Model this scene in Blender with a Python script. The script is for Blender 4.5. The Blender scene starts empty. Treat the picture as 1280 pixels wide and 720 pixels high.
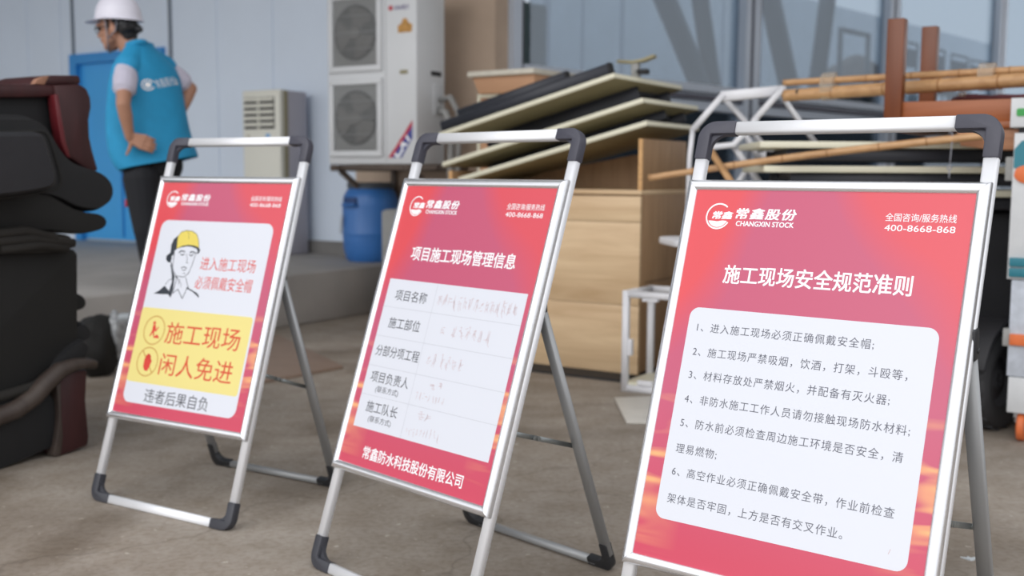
import bpy, bmesh, math, random
from mathutils import Vector, Matrix, Euler
from mathutils.bvhtree import BVHTree

random.seed(7)
SC = bpy.context.scene
COL = SC.collection
PI = math.pi

# ------------------------------------------------------------------ camera
F_PX, PITCH, ROLL, CAM_H = 1341.3, 0.1054, 0.0057, 1.1101
cam = bpy.data.cameras.new('camera')
cam.sensor_width = 36.0
cam.lens = 36.0 * F_PX / 1280.0
cam.clip_start = 0.05
cam.dof.use_dof = True
cam.dof.focus_distance = 2.2
cam.dof.aperture_fstop = 3.1
cam_o = bpy.data.objects.new('camera', cam)
COL.objects.link(cam_o)
cp, sp = math.cos(PITCH), math.sin(PITCH)
FWD = Vector((0, cp, -sp)); UPV = Vector((0, sp, cp)); RGT = Vector((1, 0, 0))
cr, sr = math.cos(ROLL), math.sin(ROLL)
rx = RGT * cr + UPV * sr                 # image x axis in the world
uy = UPV * cr - RGT * sr
M = Matrix((rx, uy, -FWD)).transposed().to_4x4()
M.translation = Vector((0, 0, CAM_H))
cam_o.matrix_world = M
SC.camera = cam_o
CAM = Vector((0, 0, CAM_H))

# ------------------------------------------------------------------ light, sky, exposure
SC.view_settings.view_transform = 'Standard'
SC.view_settings.look = 'None'
SC.view_settings.gamma = 1.0
SC.view_settings.use_curve_mapping = False
SC.view_settings.exposure = 0.0
w = bpy.data.worlds.new('overcast_sky'); SC.world = w
w.use_nodes = True
bg = w.node_tree.nodes['Background']
bg.inputs['Color'].default_value = (0.95, 0.965, 1.0, 1)
bg.inputs['Strength'].default_value = 1.25
sun = bpy.data.lights.new('veiled_sun', 'SUN')
sun.energy = 1.1; sun.angle = math.radians(50); sun.color = (1.0, 0.98, 0.95)
sun_o = bpy.data.objects.new('veiled_sun', sun); COL.objects.link(sun_o)
sun_o.rotation_euler = (math.radians(62), 0, math.radians(-34))

# ------------------------------------------------------------------ pixel -> place
def ray(px, py):
    X, Y = px - 640.0, py - 360.0
    x = X * cr + Y * sr; y = -X * sr + Y * cr
    return RGT * (x / F_PX) - UPV * (y / F_PX) + FWD
def at(px, py, D):
    r = ray(px, py); return CAM + r * (D / r.y)
def atz(px, py, z=0.0):
    r = ray(px, py); return CAM + r * ((z - CAM_H) / r.z)
def onpl(px, py, n, c):
    n = Vector(n); r = ray(px, py); return CAM + r * ((c - n.dot(CAM)) / n.dot(r))
WY = -0.56                                        # heading of the building's wall
AX = Vector((math.cos(WY), math.sin(WY), 0)); NX = Vector((-math.sin(WY), math.cos(WY), 0))
def ab(a, b, z=0.0): return AX * a + NX * b + Vector((0, 0, z))
def onb(px, py, b): return onpl(px, py, NX, b)
def ona(px, py, a): return onpl(px, py, AX, a)

# ------------------------------------------------------------------ materials
def srgb(r, g, b):
    def f(c):
        c /= 255.0
        return c / 12.92 if c <= 0.04045 else ((c + 0.055) / 1.055) ** 2.4
    return (f(r), f(g), f(b), 1.0)
def mat(name, col, rough=0.5, metal=0.0, noise=0.0, scale=8.0, bump=0.0, stretch=(1, 1, 1), spec=0.5, coat=0.0):
    m = bpy.data.materials.new(name); m.use_nodes = True
    nt = m.node_tree; b = nt.nodes['Principled BSDF']
    b.inputs['Base Color'].default_value = col
    b.inputs['Roughness'].default_value = rough
    b.inputs['Metallic'].default_value = metal
    b.inputs['Specular IOR Level'].default_value = spec
    b.inputs['Coat Weight'].default_value = coat
    if noise > 0 or bump > 0:
        tc = nt.nodes.new('ShaderNodeTexCoord'); mp = nt.nodes.new('ShaderNodeMapping')
        mp.inputs['Scale'].default_value = stretch
        nz = nt.nodes.new('ShaderNodeTexNoise'); nz.inputs['Scale'].default_value = scale
        nz.inputs['Detail'].default_value = 6.0
        nt.links.new(tc.outputs['Object'], mp.inputs['Vector']); nt.links.new(mp.outputs['Vector'], nz.inputs['Vector'])
        if noise > 0:
            rp = nt.nodes.new('ShaderNodeValToRGB')
            rp.color_ramp.elements[0].position = 0.3; rp.color_ramp.elements[1].position = 0.7
            d = [max(0, c * (1 - noise)) for c in col[:3]] + [1]; l = [min(1, c * (1 + noise)) for c in col[:3]] + [1]
            rp.color_ramp.elements[0].color = d; rp.color_ramp.elements[1].color = l
            nt.links.new(nz.outputs['Fac'], rp.inputs['Fac']); nt.links.new(rp.outputs['Color'], b.inputs['Base Color'])
        if bump > 0:
            bp = nt.nodes.new('ShaderNodeBump'); bp.inputs['Strength'].default_value = bump; bp.inputs['Distance'].default_value = 0.01
            nt.links.new(nz.outputs['Fac'], bp.inputs['Height']); nt.links.new(bp.outputs['Normal'], b.inputs['Normal'])
    return m

M_ALU = mat('brushed_aluminium', (0.88, 0.89, 0.92, 1), 0.42, 0.25)
M_ALU_D = mat('dull_aluminium', (0.40, 0.41, 0.42, 1), 0.5, 0.5)
M_SILVER = mat('satin_silver', (0.88, 0.89, 0.92, 1), 0.27, 0.88)
M_GREYPL = mat('slate_plastic', srgb(68, 68, 79), 0.5, 0.0, 0.04, 60)
M_BLKPL = mat('black_plastic', srgb(38, 39, 42), 0.5, 0.0, 0.05, 40)
M_WHITE = mat('white_print', srgb(246, 247, 250), 0.45)
M_CARD = mat('card_white', srgb(217, 220, 229), 0.4)
M_INK = mat('grey_ink', srgb(90, 92, 104), 0.5)
M_INKD = mat('dark_ink', srgb(58, 60, 68), 0.5)
M_INKR = mat('red_ink', srgb(214, 62, 48), 0.5)
M_INKO = mat('orange_red_ink', srgb(212, 76, 42), 0.5)
M_YEL = mat('yellow_print', srgb(230, 215, 134), 0.45)
M_HELY = mat('yellow_helmet_print', srgb(226, 206, 96), 0.45)
M_PEN = mat('faded_pen', srgb(205, 186, 190), 0.6)
M_LINE = mat('rule_grey', srgb(190, 192, 200), 0.6)
M_DRAW = mat('drawing_ink', srgb(44, 50, 60), 0.5)
M_ICON = mat('ring_ink', srgb(190, 130, 40), 0.5)

def poster_mat():
    m = bpy.data.materials.new('red_poster_print'); m.use_nodes = True
    nt = m.node_tree; N = nt.nodes; L = nt.links; b = N['Principled BSDF']
    b.inputs['Roughness'].default_value = 0.32
    tc = N.new('ShaderNodeTexCoord'); sx = N.new('ShaderNodeSeparateXYZ'); L.new(tc.outputs['Object'], sx.inputs[0])
    def math_(op, a, c=None, clamp=False):
        n = N.new('ShaderNodeMath'); n.operation = op; n.use_clamp = clamp
        for i, v in enumerate((a, c)):
            if v is None: continue
            if isinstance(v, (int, float)): n.inputs[i].default_value = v
            else: L.new(v, n.inputs[i])
        return n.outputs[0]
    def mix(f, a, c):
        n = N.new('ShaderNodeMix'); n.data_type = 'RGBA'
        for i, v in ((0, f), (6, a), (7, c)):
            if isinstance(v, tuple): n.inputs[i].default_value = v
            elif isinstance(v, (int, float)): n.inputs[i].default_value = v
            else: L.new(v, n.inputs[i])
        return n.outputs[2]
    u, v = sx.outputs[0], sx.outputs[1]
    RED = srgb(218, 76, 84); PINK = srgb(192, 84, 114); DEEP = srgb(202, 64, 90)
    # pink field between two red corner waves at the top
    wav = N.new('ShaderNodeTexNoise'); wav.inputs['Scale'].default_value = 2.2; wav.inputs['Detail'].default_value = 0; L.new(tc.outputs['Object'], wav.inputs['Vector'])
    wob = math_('MULTIPLY', math_('SUBTRACT', wav.outputs['Fac'], 0.5), 0.35)
    left = math_('ADD', math_('ADD', math_('MULTIPLY', v, -0.42), u), wob)         # grows to the right
    f1 = math_('MULTIPLY', math_('ADD', left, 0.56), 9.0, True)
    d2 = math_('SUBTRACT', math_('ADD', math_('MULTIPLY', u, 1.0), math_('MULTIPLY', v, 0.75)), 0.66)
    f2 = math_('MULTIPLY', math_('ADD', d2, wob), 16.0, True)
    c = mix(f1, RED, PINK); c = mix(f2, c, srgb(214, 78, 90))
    low = math_('MULTIPLY', math_('SUBTRACT', 0.36, v), 3.0, True)
    c = mix(low, c, DEEP)
    # flame streaks low on both sides
    mp = N.new('ShaderNodeMapping'); mp.inputs['Rotation'].default_value = (0, 0, 0.55); mp.inputs['Scale'].default_value = (2, 10, 1); L.new(tc.outputs['Object'], mp.inputs['Vector'])
    nz = N.new('ShaderNodeTexNoise'); nz.inputs['Scale'].default_value = 1.25; nz.inputs['Detail'].default_value = 2; nz.inputs['Distortion'].default_value = 1.2; L.new(mp.outputs[0], nz.inputs['Vector'])
    st = math_('MULTIPLY', math_('SUBTRACT', nz.outputs['Fac'], 0.50), 7.0, True)
    av = math_('ABSOLUTE', u)
    side = math_('MULTIPLY', math_('SUBTRACT', av, 0.20), 12.0, True)
    hi = math_('MULTIPLY', math_('SUBTRACT', 0.40, v), 9.0, True)
    lo = math_('MULTIPLY', math_('ADD', v, 0.02), 5.0, True)
    fl = math_('MULTIPLY', math_('MULTIPLY', st, side), math_('MULTIPLY', hi, lo))
    c = mix(math_('MULTIPLY', fl, 0.85), c, srgb(248, 190, 120))
    L.new(c, b.inputs['Base Color'])
    return m
M_POSTER = poster_mat()

# ------------------------------------------------------------------ mesh helpers
def bm_new(): return bmesh.new()
def add_box(bm, c, s, rot=None, bev=0.0):
    r = bmesh.ops.create_cube(bm, size=1.0)
    vs = r['verts']
    mt = Matrix.Translation(Vector(c)) @ (rot.to_4x4() if rot is not None else Matrix.Identity(4)) @ Matrix.Diagonal((s[0], s[1], s[2], 1))
    bmesh.ops.transform(bm, matrix=mt, verts=vs)
    if bev > 0:
        es = list({e for v in vs for e in v.link_edges})
        bmesh.ops.bevel(bm, geom=es, offset=bev, segments=2, affect='EDGES', profile=0.5)
def prism(bm, pts, d0, d1, fr=None, bev=0.0, seg=2):
    """polygon pts (x,y) extruded from z=d0 to z=d1; fr maps local xyz to the mesh."""
    b = bmesh.new()
    lo = [b.verts.new((x, y, d0)) for x, y in pts]; hi = [b.verts.new((x, y, d1)) for x, y in pts]
    n = len(pts)
    b.faces.new(lo[::-1]); b.faces.new(hi)
    for i in range(n): b.faces.new((lo[i], lo[(i + 1) % n], hi[(i + 1) % n], hi[i]))
    bmesh.ops.recalc_face_normals(b, faces=b.faces[:])
    if bev > 0:
        es = [e for e in b.edges if len(e.link_faces) == 2 and e.calc_face_angle(0) > 0.6]
        bmesh.ops.bevel(b, geom=es, offset=bev, segments=seg, affect='EDGES', profile=0.5)
    merge(bm, b, fr)
def merge(bm, b, fr=None):
    me = bpy.data.meshes.new('tmp'); 
    if fr is not None: b.transform(fr)
    b.to_mesh(me); b.free(); bm.from_mesh(me); bpy.data.meshes.remove(me)
def frame(o, x, y, z):
    m = Matrix((Vector(x).normalized(), Vector(y).normalized(), Vector(z).normalized())).transposed().to_4x4(); m.translation = Vector(o); return m
def tube(bm, path, r, seg=12, caps=True, sq=None):
    """swept tube; r a number or a list; sq=(w,h) for a rounded rectangle section"""
    P = [Vector(p) for p in path]; n = len(P)
    rs = r if isinstance(r, (list, tuple)) else [r] * n
    rings = []; up = None
    for i in range(n):
        t = (P[min(i + 1, n - 1)] - P[max(i - 1, 0)]).normalized()
        if up is None:
            a = Vector((0, 0, 1)) if abs(t.z) < 0.9 else Vector((1, 0, 0))
            up = (a - t * a.dot(t)).normalized()
        else: up = (up - t * up.dot(t)).normalized()
        s = t.cross(up)
        ring = []
        if sq:
            hw, hh = sq[0] / 2, sq[1] / 2; k = min(hw, hh) * 0.3
            prof = [(hw - k, hh), (hw, hh - k), (hw, -hh + k), (hw - k, -hh), (-hw + k, -hh), (-hw, -hh + k), (-hw, hh - k), (-hw + k, hh)]
            ring = [bm.verts.new(P[i] + s * x + up * y) for x, y in prof]
        else:
            ring = [bm.verts.new(P[i] + (s * math.cos(a) + up * math.sin(a)) * rs[i]) for a in [2 * PI * k / seg for k in range(seg)]]
        rings.append(ring)
    m = len(rings[0])
    for i in range(n - 1):
        for k in range(m):
            bm.faces.new((rings[i][k], rings[i][(k + 1) % m], rings[i + 1][(k + 1) % m], rings[i + 1][k]))
    if caps: bm.faces.new(rings[0][::-1]); bm.faces.new(rings[-1])
def lathe(bm, prof, seg=32, fr=None, rings_out=None):
    b = bmesh.new(); rings = []
    for r, z in prof:
        rings.append([b.verts.new((r * math.cos(2 * PI * k / seg), r * math.sin(2 * PI * k / seg), z)) for k in range(seg)] if r > 1e-5 else [b.verts.new((0, 0, z))])
    for i in range(len(rings) - 1):
        A, B = rings[i], rings[i + 1]
        for k in range(seg):
            k2 = (k + 1) % seg
            if len(A) == 1 and len(B) == 1: continue
            if len(A) == 1: b.faces.new((A[0], B[k2], B[k]))
            elif len(B) == 1: b.faces.new((A[k], A[k2], B[0]))
            else: b.faces.new((A[k], A[k2], B[k2], B[k]))
    bmesh.ops.recalc_face_normals(b, faces=b.faces[:])
    merge(bm, b, fr)
def pillow(bm, pts, d0, d1, fr=None, layers=9, p=2.6, edge=0.25):
    """puffy slab: outline pts shrunk towards both faces"""
    b = bmesh.new(); n = len(pts)
    cx = sum(x for x, _ in pts) / n; cy = sum(y for _, y in pts) / n
    rings = []
    for i in range(layers):
        a = -1 + 2 * i / (layers - 1)
        s = (1 - abs(a) ** p) ** (1 / p) if abs(a) < 1 else 0
        k = 1 - edge * (1 - s)
        z = (d0 + d1) / 2 + a * (d1 - d0) / 2
        rings.append([b.verts.new((cx + (x - cx) * k, cy + (y - cy) * k, z)) for x, y in pts])
    for i in range(layers - 1):
        for k in range(n): b.faces.new((rings[i][k], rings[i][(k + 1) % n], rings[i + 1][(k + 1) % n], rings[i + 1][k]))
    for rr, z in ((rings[0], d0), (rings[-1], d1)):
        c = b.verts.new((cx, cy, z + (d1 - d0) * 0.02 * (1 if z == d1 else -1)))
        for k in range(n):
            b.faces.new((rr[k], rr[(k + 1) % n], c))
    bmesh.ops.recalc_face_normals(b, faces=b.faces[:])
    merge(bm, b, fr)
def smooth_pts(pts, it=2):
    for _ in range(it):
        q = []
        n = len(pts)
        for i in range(n):
            a, c = pts[i], pts[(i + 1) % n]
            q += [(a[0] * .75 + c[0] * .25, a[1] * .75 + c[1] * .25), (a[0] * .25 + c[0] * .75, a[1] * .25 + c[1] * .75)]
        pts = q
    return pts
def rrect(x0, y0, x1, y1, r, n=6):
    P = []
    for cx, cy, a0 in ((x1 - r, y1 - r, 0), (x0 + r, y1 - r, PI / 2), (x0 + r, y0 + r, PI), (x1 - r, y0 + r, 1.5 * PI)):
        P += [(cx + r * math.cos(a0 + PI / 2 * k / n), cy + r * math.sin(a0 + PI / 2 * k / n)) for k in range(n + 1)]
    return P
def circ(cx, cy, r, n=32, a0=0.0, a1=2 * PI): return [(cx + r * math.cos(a0 + (a1 - a0) * k / n), cy + r * math.sin(a0 + (a1 - a0) * k / n)) for k in range(n if a1 - a0 >= 2 * PI - 1e-6 else n + 1)]
def flat(bm, pts, z0, h=0.0004): prism(bm, pts, z0, z0 + h)
def ringflat(bm, cx, cy, r0, r1, z0, h=0.0004, a0=0.0, a1=2 * PI, n=40):
    for k in range(n):
        t0 = a0 + (a1 - a0) * k / n; t1 = a0 + (a1 - a0) * (k + 1) / n
        q = [(cx + r * math.cos(t), cy + r * math.sin(t)) for r, t in ((r0, t0), (r1, t0), (r1, t1), (r0, t1))]
        vs = [bm.verts.new((x, y, z0 + h)) for x, y in q]; bm.faces.new(vs)
def stroke(bm, pts, w, z0):
    for a, c in zip(pts, pts[1:]):
        a = Vector(a); c = Vector(c); d = c - a
        if d.length < 1e-6: continue
        s = Vector((-d.y, d.x)).normalized() * (w / 2); e = d.normalized() * (w * 0.3)
        q = [a - s - e, a + s - e, c + s + e, c - s + e]
        bm.faces.new([bm.verts.new((p.x, p.y, z0)) for p in q[::-1]])
def link(name, me, m, parent=None, loc=None, rot=None, smooth=True):
    o = bpy.data.objects.new(name, me); COL.objects.link(o)
    if m is not None and not me.materials: me.materials.append(m)
    if parent is not None: o.parent = parent
    if loc is not None: o.location = loc
    if rot is not None: o.rotation_euler = rot
    return o
def obj(name, bm, m, parent=None, loc=None, rot=None, smooth=35):
    me = bpy.data.meshes.new(name)
    bmesh.ops.recalc_face_normals(bm, faces=bm.faces[:]) if False else None
    if smooth:
        for f in bm.faces: f.smooth = True
        lim = math.radians(smooth)
        for e in bm.edges:
            if len(e.link_faces) == 2 and e.calc_face_angle(0) > lim: e.smooth = False
    bm.to_mesh(me); bm.free()
    return link(name, me, m, parent, loc, rot)
def thing(name, label, cat, loc=(0, 0, 0), rz=0.0, group=None):
    o = bpy.data.objects.new(name, None); COL.objects.link(o)
    o.empty_display_size = 0.1
    o.location = loc; o.rotation_euler = (0, 0, rz)
    o['label'] = label; o['category'] = cat
    if group: o['group'] = group
    return o
def tag(o, label, cat, group=None):
    o['label'] = label; o['category'] = cat
    if group: o['group'] = group
    return o
def struct(name, bm, m, smooth=35):
    o = obj(name, bm, m, None, smooth=smooth); o['kind'] = 'structure'; return o
def inv(t):
    """world -> local of an (unparented, yaw only) thing"""
    return (Matrix.Translation(t.location) @ t.rotation_euler.to_matrix().to_4x4()).inverted()
def lens_area(me): pass

def text_mesh(s, u0, u1, vmid, hgt, bold=0.0, shear=0.0, gap=1.0, z=0.0006, res=3):
    """lettering fitted between u0 and u1, glyph height hgt, centred on vmid"""
    c = bpy.data.curves.new('lettering', 'FONT'); c.body = s; c.size = 1.0; c.resolution_u = res; c.space_character = gap
    o = bpy.data.objects.new('lettering', c); COL.objects.link(o)
    dg = bpy.context.evaluated_depsgraph_get(); dg.update()
    me = bpy.data.meshes.new_from_object(o.evaluated_get(dg))
    bpy.data.objects.remove(o); bpy.data.curves.remove(c)
    xs = [v.co.x for v in me.vertices]
    x0, x1 = min(xs), max(xs); k = (u1 - u0) / (x1 - x0)
    cjk = any(ord(ch) > 0x2e80 for ch in s)
    yc, full = (0.38, 0.90) if cjk else (0.35, 0.72)
    ky = hgt / full
    for v in me.vertices:
        y = (v.co.y - yc) * ky
        v.co = (u0 + (v.co.x - x0) * k + y * shear, vmid + y, z)
    me.name = 'lettering'
    if bold > 0:                                        # heavier weight: overlaid shifted outlines
        base = me; b_ = bm_new(); dx, dy = bold * k, bold * ky
        for i, (sx_, sy_) in enumerate(((0, 0), (-1, -.7), (1, -.7), (-1, .7), (1, .7))):
            m2 = base.copy(); m2.transform(Matrix.Translation((sx_ * dx * .8, sy_ * dy * .8, 0.00002 * i))); b_.from_mesh(m2); bpy.data.meshes.remove(m2)
        me = bpy.data.meshes.new('lettering'); b_.to_mesh(me); b_.free(); bpy.data.meshes.remove(base)
    return me

# ================================================================== SETTING
def floor_mat():
    m = bpy.data.materials.new('worn_concrete'); m.use_nodes = True
    nt = m.node_tree; N = nt.nodes; L = nt.links; b = N['Principled BSDF']
    tc = N.new('ShaderNodeTexCoord')
    def noise(sc, det, dist=0.0):
        n = N.new('ShaderNodeTexNoise'); n.inputs['Scale'].default_value = sc; n.inputs['Detail'].default_value = det
        n.inputs['Distortion'].default_value = dist; L.new(tc.outputs['Object'], n.inputs['Vector']); return n.outputs['Fac']
    def ramp(fac, p0, c0, p1, c1):
        r = N.new('ShaderNodeValToRGB'); e = r.color_ramp.elements
        e[0].position, e[0].color, e[1].position, e[1].color = p0, c0, p1, c1
        L.new(fac, r.inputs['Fac']); return r.outputs['Color']
    def mul(a, c, f=1.0):
        n = N.new('ShaderNodeMix'); n.data_type = 'RGBA'; n.blend_type = 'MULTIPLY'; n.inputs[0].default_value = f
        L.new(a, n.inputs[6]); L.new(c, n.inputs[7]); return n.outputs[2]
    c = ramp(noise(0.9, 5, 0.6), 0.30, srgb(150, 141, 131), 0.72, srgb(170, 160, 149))
    c = mul(c, ramp(noise(7, 8), 0.30, srgb(232, 228, 222), 0.62, (1, 1, 1, 1)))
    c = mul(c, ramp(noise(45, 4), 0.36, srgb(225, 220, 214), 0.56, (1, 1, 1, 1)), 0.6)
    # pale mineral flecks
    fl = ramp(noise(30, 3), 0.66, (0, 0, 0, 1), 0.74, (1, 1, 1, 1))
    mx = N.new('ShaderNodeMix'); mx.data_type = 'RGBA'; L.new(fl, mx.inputs[0]); L.new(c, mx.inputs[6]); mx.inputs[7].default_value = srgb(186, 178, 166)
    c = mx.outputs[2]
    # damp dark patches and hairline cracks
    c = mul(c, ramp(noise(0.55, 3, 1.5), 0.34, srgb(205, 200, 194), 0.50, (1, 1, 1, 1)))
    vo = N.new('ShaderNodeTexVoronoi'); vo.feature = 'DISTANCE_TO_EDGE'; vo.inputs['Scale'].default_value = 0.75
    mp = N.new('ShaderNodeMapping'); L.new(tc.outputs['Object'], mp.inputs['Vector'])
    nz = N.new('ShaderNodeTexNoise'); nz.inputs['Scale'].default_value = 2.5; nz.inputs['Detail'].default_value = 5; L.new(tc.outputs['Object'], nz.inputs['Vector'])
    ad = N.new('ShaderNodeVectorMath'); ad.operation = 'MULTIPLY_ADD'; ad.inputs[1].default_value = (0.5, 0.5, 0.5)
    L.new(nz.outputs['Color'], ad.inputs[0]); L.new(mp.outputs[0], ad.inputs[2]); L.new(ad.outputs[0], vo.inputs['Vector'])
    c = mul(c, ramp(vo.outputs['Distance'], 0.0, srgb(150, 144, 138), 0.008, (1, 1, 1, 1)), 0.35)
    L.new(c, b.inputs['Base Color']); b.inputs['Roughness'].default_value = 0.72
    bp = N.new('ShaderNodeBump'); bp.inputs['Strength'].default_value = 0.25; bp.inputs['Distance'].default_value = 0.01
    L.new(noise(40, 6), bp.inputs['Height']); L.new(bp.outputs['Normal'], b.inputs['Normal'])
    return m
M_FLOOR = floor_mat()
M_PLAT = mat('platform_concrete', srgb(168, 164, 160), 0.8, 0, 0.12, 2.5, 0.2)
M_WALL = mat('pale_blue_panel', srgb(216, 227, 241), 0.5, 0, 0.025, 1.2)
M_SEAM = mat('panel_joint', srgb(112, 122, 134), 0.6)
M_DOOR = mat('blue_paint', srgb(66, 166, 232), 0.45, 0, 0.03, 3)
M_DOORF = mat('blue_frame_paint', srgb(48, 142, 212), 0.45)
M_BEIGE = mat('beige_render', srgb(186, 165, 146), 0.85, 0, 0.06, 5, 0.15)
M_DUST = mat('dusty_skirting', srgb(120, 118, 116), 0.8, 0, 0.1, 6)
M_MULL = mat('pale_mullion_metal', srgb(188, 197, 210), 0.4, 0.2)
M_MULLD = mat('dark_gasket', srgb(76, 76, 90), 0.5)
M_STEEL = mat('dark_grey_steel', srgb(62, 74, 84), 0.5, 0.1)
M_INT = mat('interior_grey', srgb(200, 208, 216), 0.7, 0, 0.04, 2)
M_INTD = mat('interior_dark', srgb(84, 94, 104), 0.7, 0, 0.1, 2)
M_CURT = mat('grey_green_panel', srgb(120, 134, 130), 0.7)
M_ROOF = mat('canopy_sheet', srgb(150, 156, 160), 0.7, 0, 0.05, 2)

def glass_mat():
    m = bpy.data.materials.new('tinted_glazing'); m.use_nodes = True
    nt = m.node_tree; N = nt.nodes; L = nt.links
    N.remove(N['Principled BSDF'])
    tr = N.new('ShaderNodeBsdfTransparent'); tr.inputs['Color'].default_value = (0.52, 0.58, 0.63, 1)
    gl = N.new('ShaderNodeBsdfGlossy'); gl.inputs['Color'].default_value = (0.80, 0.86, 0.92, 1); gl.inputs['Roughness'].default_value = 0.02
    mx = N.new('ShaderNodeMixShader'); mx.inputs[0].default_value = 0.12
    L.new(tr.outputs[0], mx.inputs[1]); L.new(gl.outputs[0], mx.inputs[2]); L.new(mx.outputs[0], N['Material Output'].inputs['Surface'])
    return m
M_GLASS = glass_mat()

# floor: one slab
bm = bm_new(); add_box(bm, (2, 12, -0.1), (44, 38, 0.2)); struct('floor', bm, M_FLOOR)

WB = 7.4                                           # wall plane
PZ = 0.378                                         # raised platform
PA = -5.48                                         # platform's edge, square to the wall
FW = frame((0, 0, 0), AX, NX, (0, 0, 1))
bm = bm_new(); add_box(bm, ((PA - 16) / 2, (1.9 + WB) / 2, PZ / 2), (PA + 16, WB - 1.9, PZ), bev=0.02); bm.transform(FW)
struct('platform', bm, M_PLAT)
A447 = onb(447, 150, WB).dot(AX)
C620 = onb(621, 150, WB); A620 = C620.dot(AX)
DL, DR_ = onb(95, 200, WB).dot(AX), onb(210, 200, WB).dot(AX)
DT = 2.355
bm = bm_new()
add_box(bm, ((-17 + DL) / 2, WB + 0.06, 2.3), (DL + 17, 0.12, 4.6))
add_box(bm, ((DR_ + A447) / 2, WB + 0.06, 2.3), (A447 - DR_, 0.12, 4.6))
add_box(bm, ((DL + DR_) / 2, WB + 0.06, (DT + 4.6) / 2), (DR_ - DL, 0.12, 4.6 - DT))
bm.transform(FW); struct('wall_left', bm, M_WALL)
bm = bm_new()
for px in (91, 213):
    a = onb(px, 20, WB).dot(AX); add_box(bm, (a, WB - 0.006, (DT + 4.5) / 2), (0.035, 0.02, 4.5 - DT))
for px in (213,):
    a = onb(px, 20, WB).dot(AX); add_box(bm, (a, WB - 0.006, (PZ + DT) / 2), (0.035, 0.02, DT - PZ))
bm.transform(FW); struct('trim_1', bm, M_SEAM)
bm = bm_new()
for px in (33, 75, 270, 340):
    a = onb(px, 20, WB).dot(AX); add_box(bm, (a, WB - 0.004, 2.5), (0.02, 0.01, 4.1))
bm.transform(FW); struct('trim_2', bm, M_WALL)
bm = bm_new(); add_box(bm, ((DR_ + A620) / 2 + .3, WB - 0.02, PZ + 0.06), (A620 - DR_ - .7, 0.04, 0.12)); bm.transform(FW); struct('baseboard_left', bm, M_DUST)
# blue double leaf door
bm = bm_new()
add_box(bm, ((DL + DR_) / 2, WB + 0.04, (PZ + DT) / 2), (DR_ - DL - 0.1, 0.04, DT - PZ - 0.04))
bm.transform(FW); d1 = struct('door_1', bm, M_DOOR)
bm = bm_new()
add_box(bm, (DL + 0.05, WB - 0.005, (PZ + DT) / 2), (0.11, 0.07, DT - PZ)); add_box(bm, (DR_ - 0.05, WB - 0.005, (PZ + DT) / 2), (0.11, 0.07, DT - PZ))
add_box(bm, ((DL + DR_) / 2, WB - 0.005, DT - 0.05), (DR_ - DL - 0.2, 0.07, 0.1))
bm.transform(FW); obj('door_frame', bm, M_DOORF, d1)
bm = bm_new(); add_box(bm, ((DL + DR_) / 2, WB + 0.012, (PZ + DT) / 2), (0.02, 0.02, DT - PZ - 0.1)); bm.transform(FW); obj('door_rebate', bm, M_DOORF, d1)
bm = bm_new(); add_box(bm, ((DL + DR_) / 2 - .09, WB + 0.0, 1.38), (0.03, 0.05, 0.2), bev=0.006); bm.transform(FW); obj('door_handle', bm, M_ALU_D, d1)

# beige rendered wall beside the outdoor unit and its corner towards the glazing
FD = Vector((0.69, 0.724, 0)).normalized(); FN = Vector((FD.y, -FD.x, 0))      # facade runs away to the right
F0 = at(639, 200, (C620.y + 0.15)); F0.z = 0
bm = bm_new(); add_box(bm, ((A447 + A620) / 2, WB + 0.045, 2.3), (A620 - A447, 0.15, 4.6)); bm.transform(FW); struct('wall_beige', bm, M_BEIGE)
bm = bm_new()
c0 = Vector((C620.x, C620.y, 0)); q = [c0 - NX * 0.025, F0 - FN * 0.0, F0 - FN * 0.3, c0 + NX * 0.3]
prism(bm, [(p.x, p.y) for p in q], 0, 4.6); struct('column', bm, M_BEIGE)

# glazed facade
def fpt(s, n=0.0, z=0.0): return F0 + FD * s + FN * n + Vector((0, 0, z))
def fs(px, py=100, n=0.0): p = onpl(px, py, FN, FN.dot(F0) + n); return (p - F0).dot(FD)
FF = frame(F0, FD, -FN, (0, 0, 1))                 # local x along the glass, y inwards
S_END = 30.0
S_M = [0.06, fs(932), fs(1109), fs(1245), fs(1345)]
ZT0, ZT1 = 1.80, 1.98                              # transom
bm = bm_new()
add_box(bm, (0.0, 0.0, 2.3), (0.10, 0.14, 4.6))
for s in S_M[1:]:
    add_box(bm, (s - 0.075, -0.0, 2.3), (0.10, 0.14, 4.6)); add_box(bm, (s + 0.10, 0.0, 2.3), (0.12, 0.14, 4.6))
for z in (ZT0, ZT1, 0.10, 4.5):
    add_box(bm, (S_END / 2, 0.0, z), (S_END, 0.12, 0.075))
add_box(bm, (S_END / 2, 0.02, (ZT0 + ZT1) / 2), (S_END, 0.05, ZT1 - ZT0 - 0.08))
bm.transform(FF); struct('window_frame', bm, M_MULL)
bm = bm_new()
add_box(bm, (0.065, 0.0, 2.3), (0.03, 0.12, 4.6))
for s in S_M[1:]: add_box(bm, (s + 0.008, 0.0, 2.3), (0.06, 0.12, 4.6)); add_box(bm, (s + 0.175, 0.0, 2.3), (0.03, 0.12, 4.6))
add_box(bm, (S_END / 2, -0.03, (ZT0 + ZT1) / 2), (S_END, 0.03, 0.05))
bm.transform(FF); struct('trim_3', bm, M_MULLD)
k = 0
for s0, s1 in zip(S_M, S_M[1:] + [S_END]):
    for z0, z1 in ((0.14, ZT0 - 0.04), (ZT1 + 0.04, 4.46)):
        k += 1
        bm = bm_new(); add_box(bm, ((s0 + .19 + s1 - .13) / 2, 0.03, (z0 + z1) / 2), (s1 - s0 - .32, 0.012, z1 - z0)); bm.transform(FF)
        struct('window_%d' % k, bm, M_GLASS)
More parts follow.
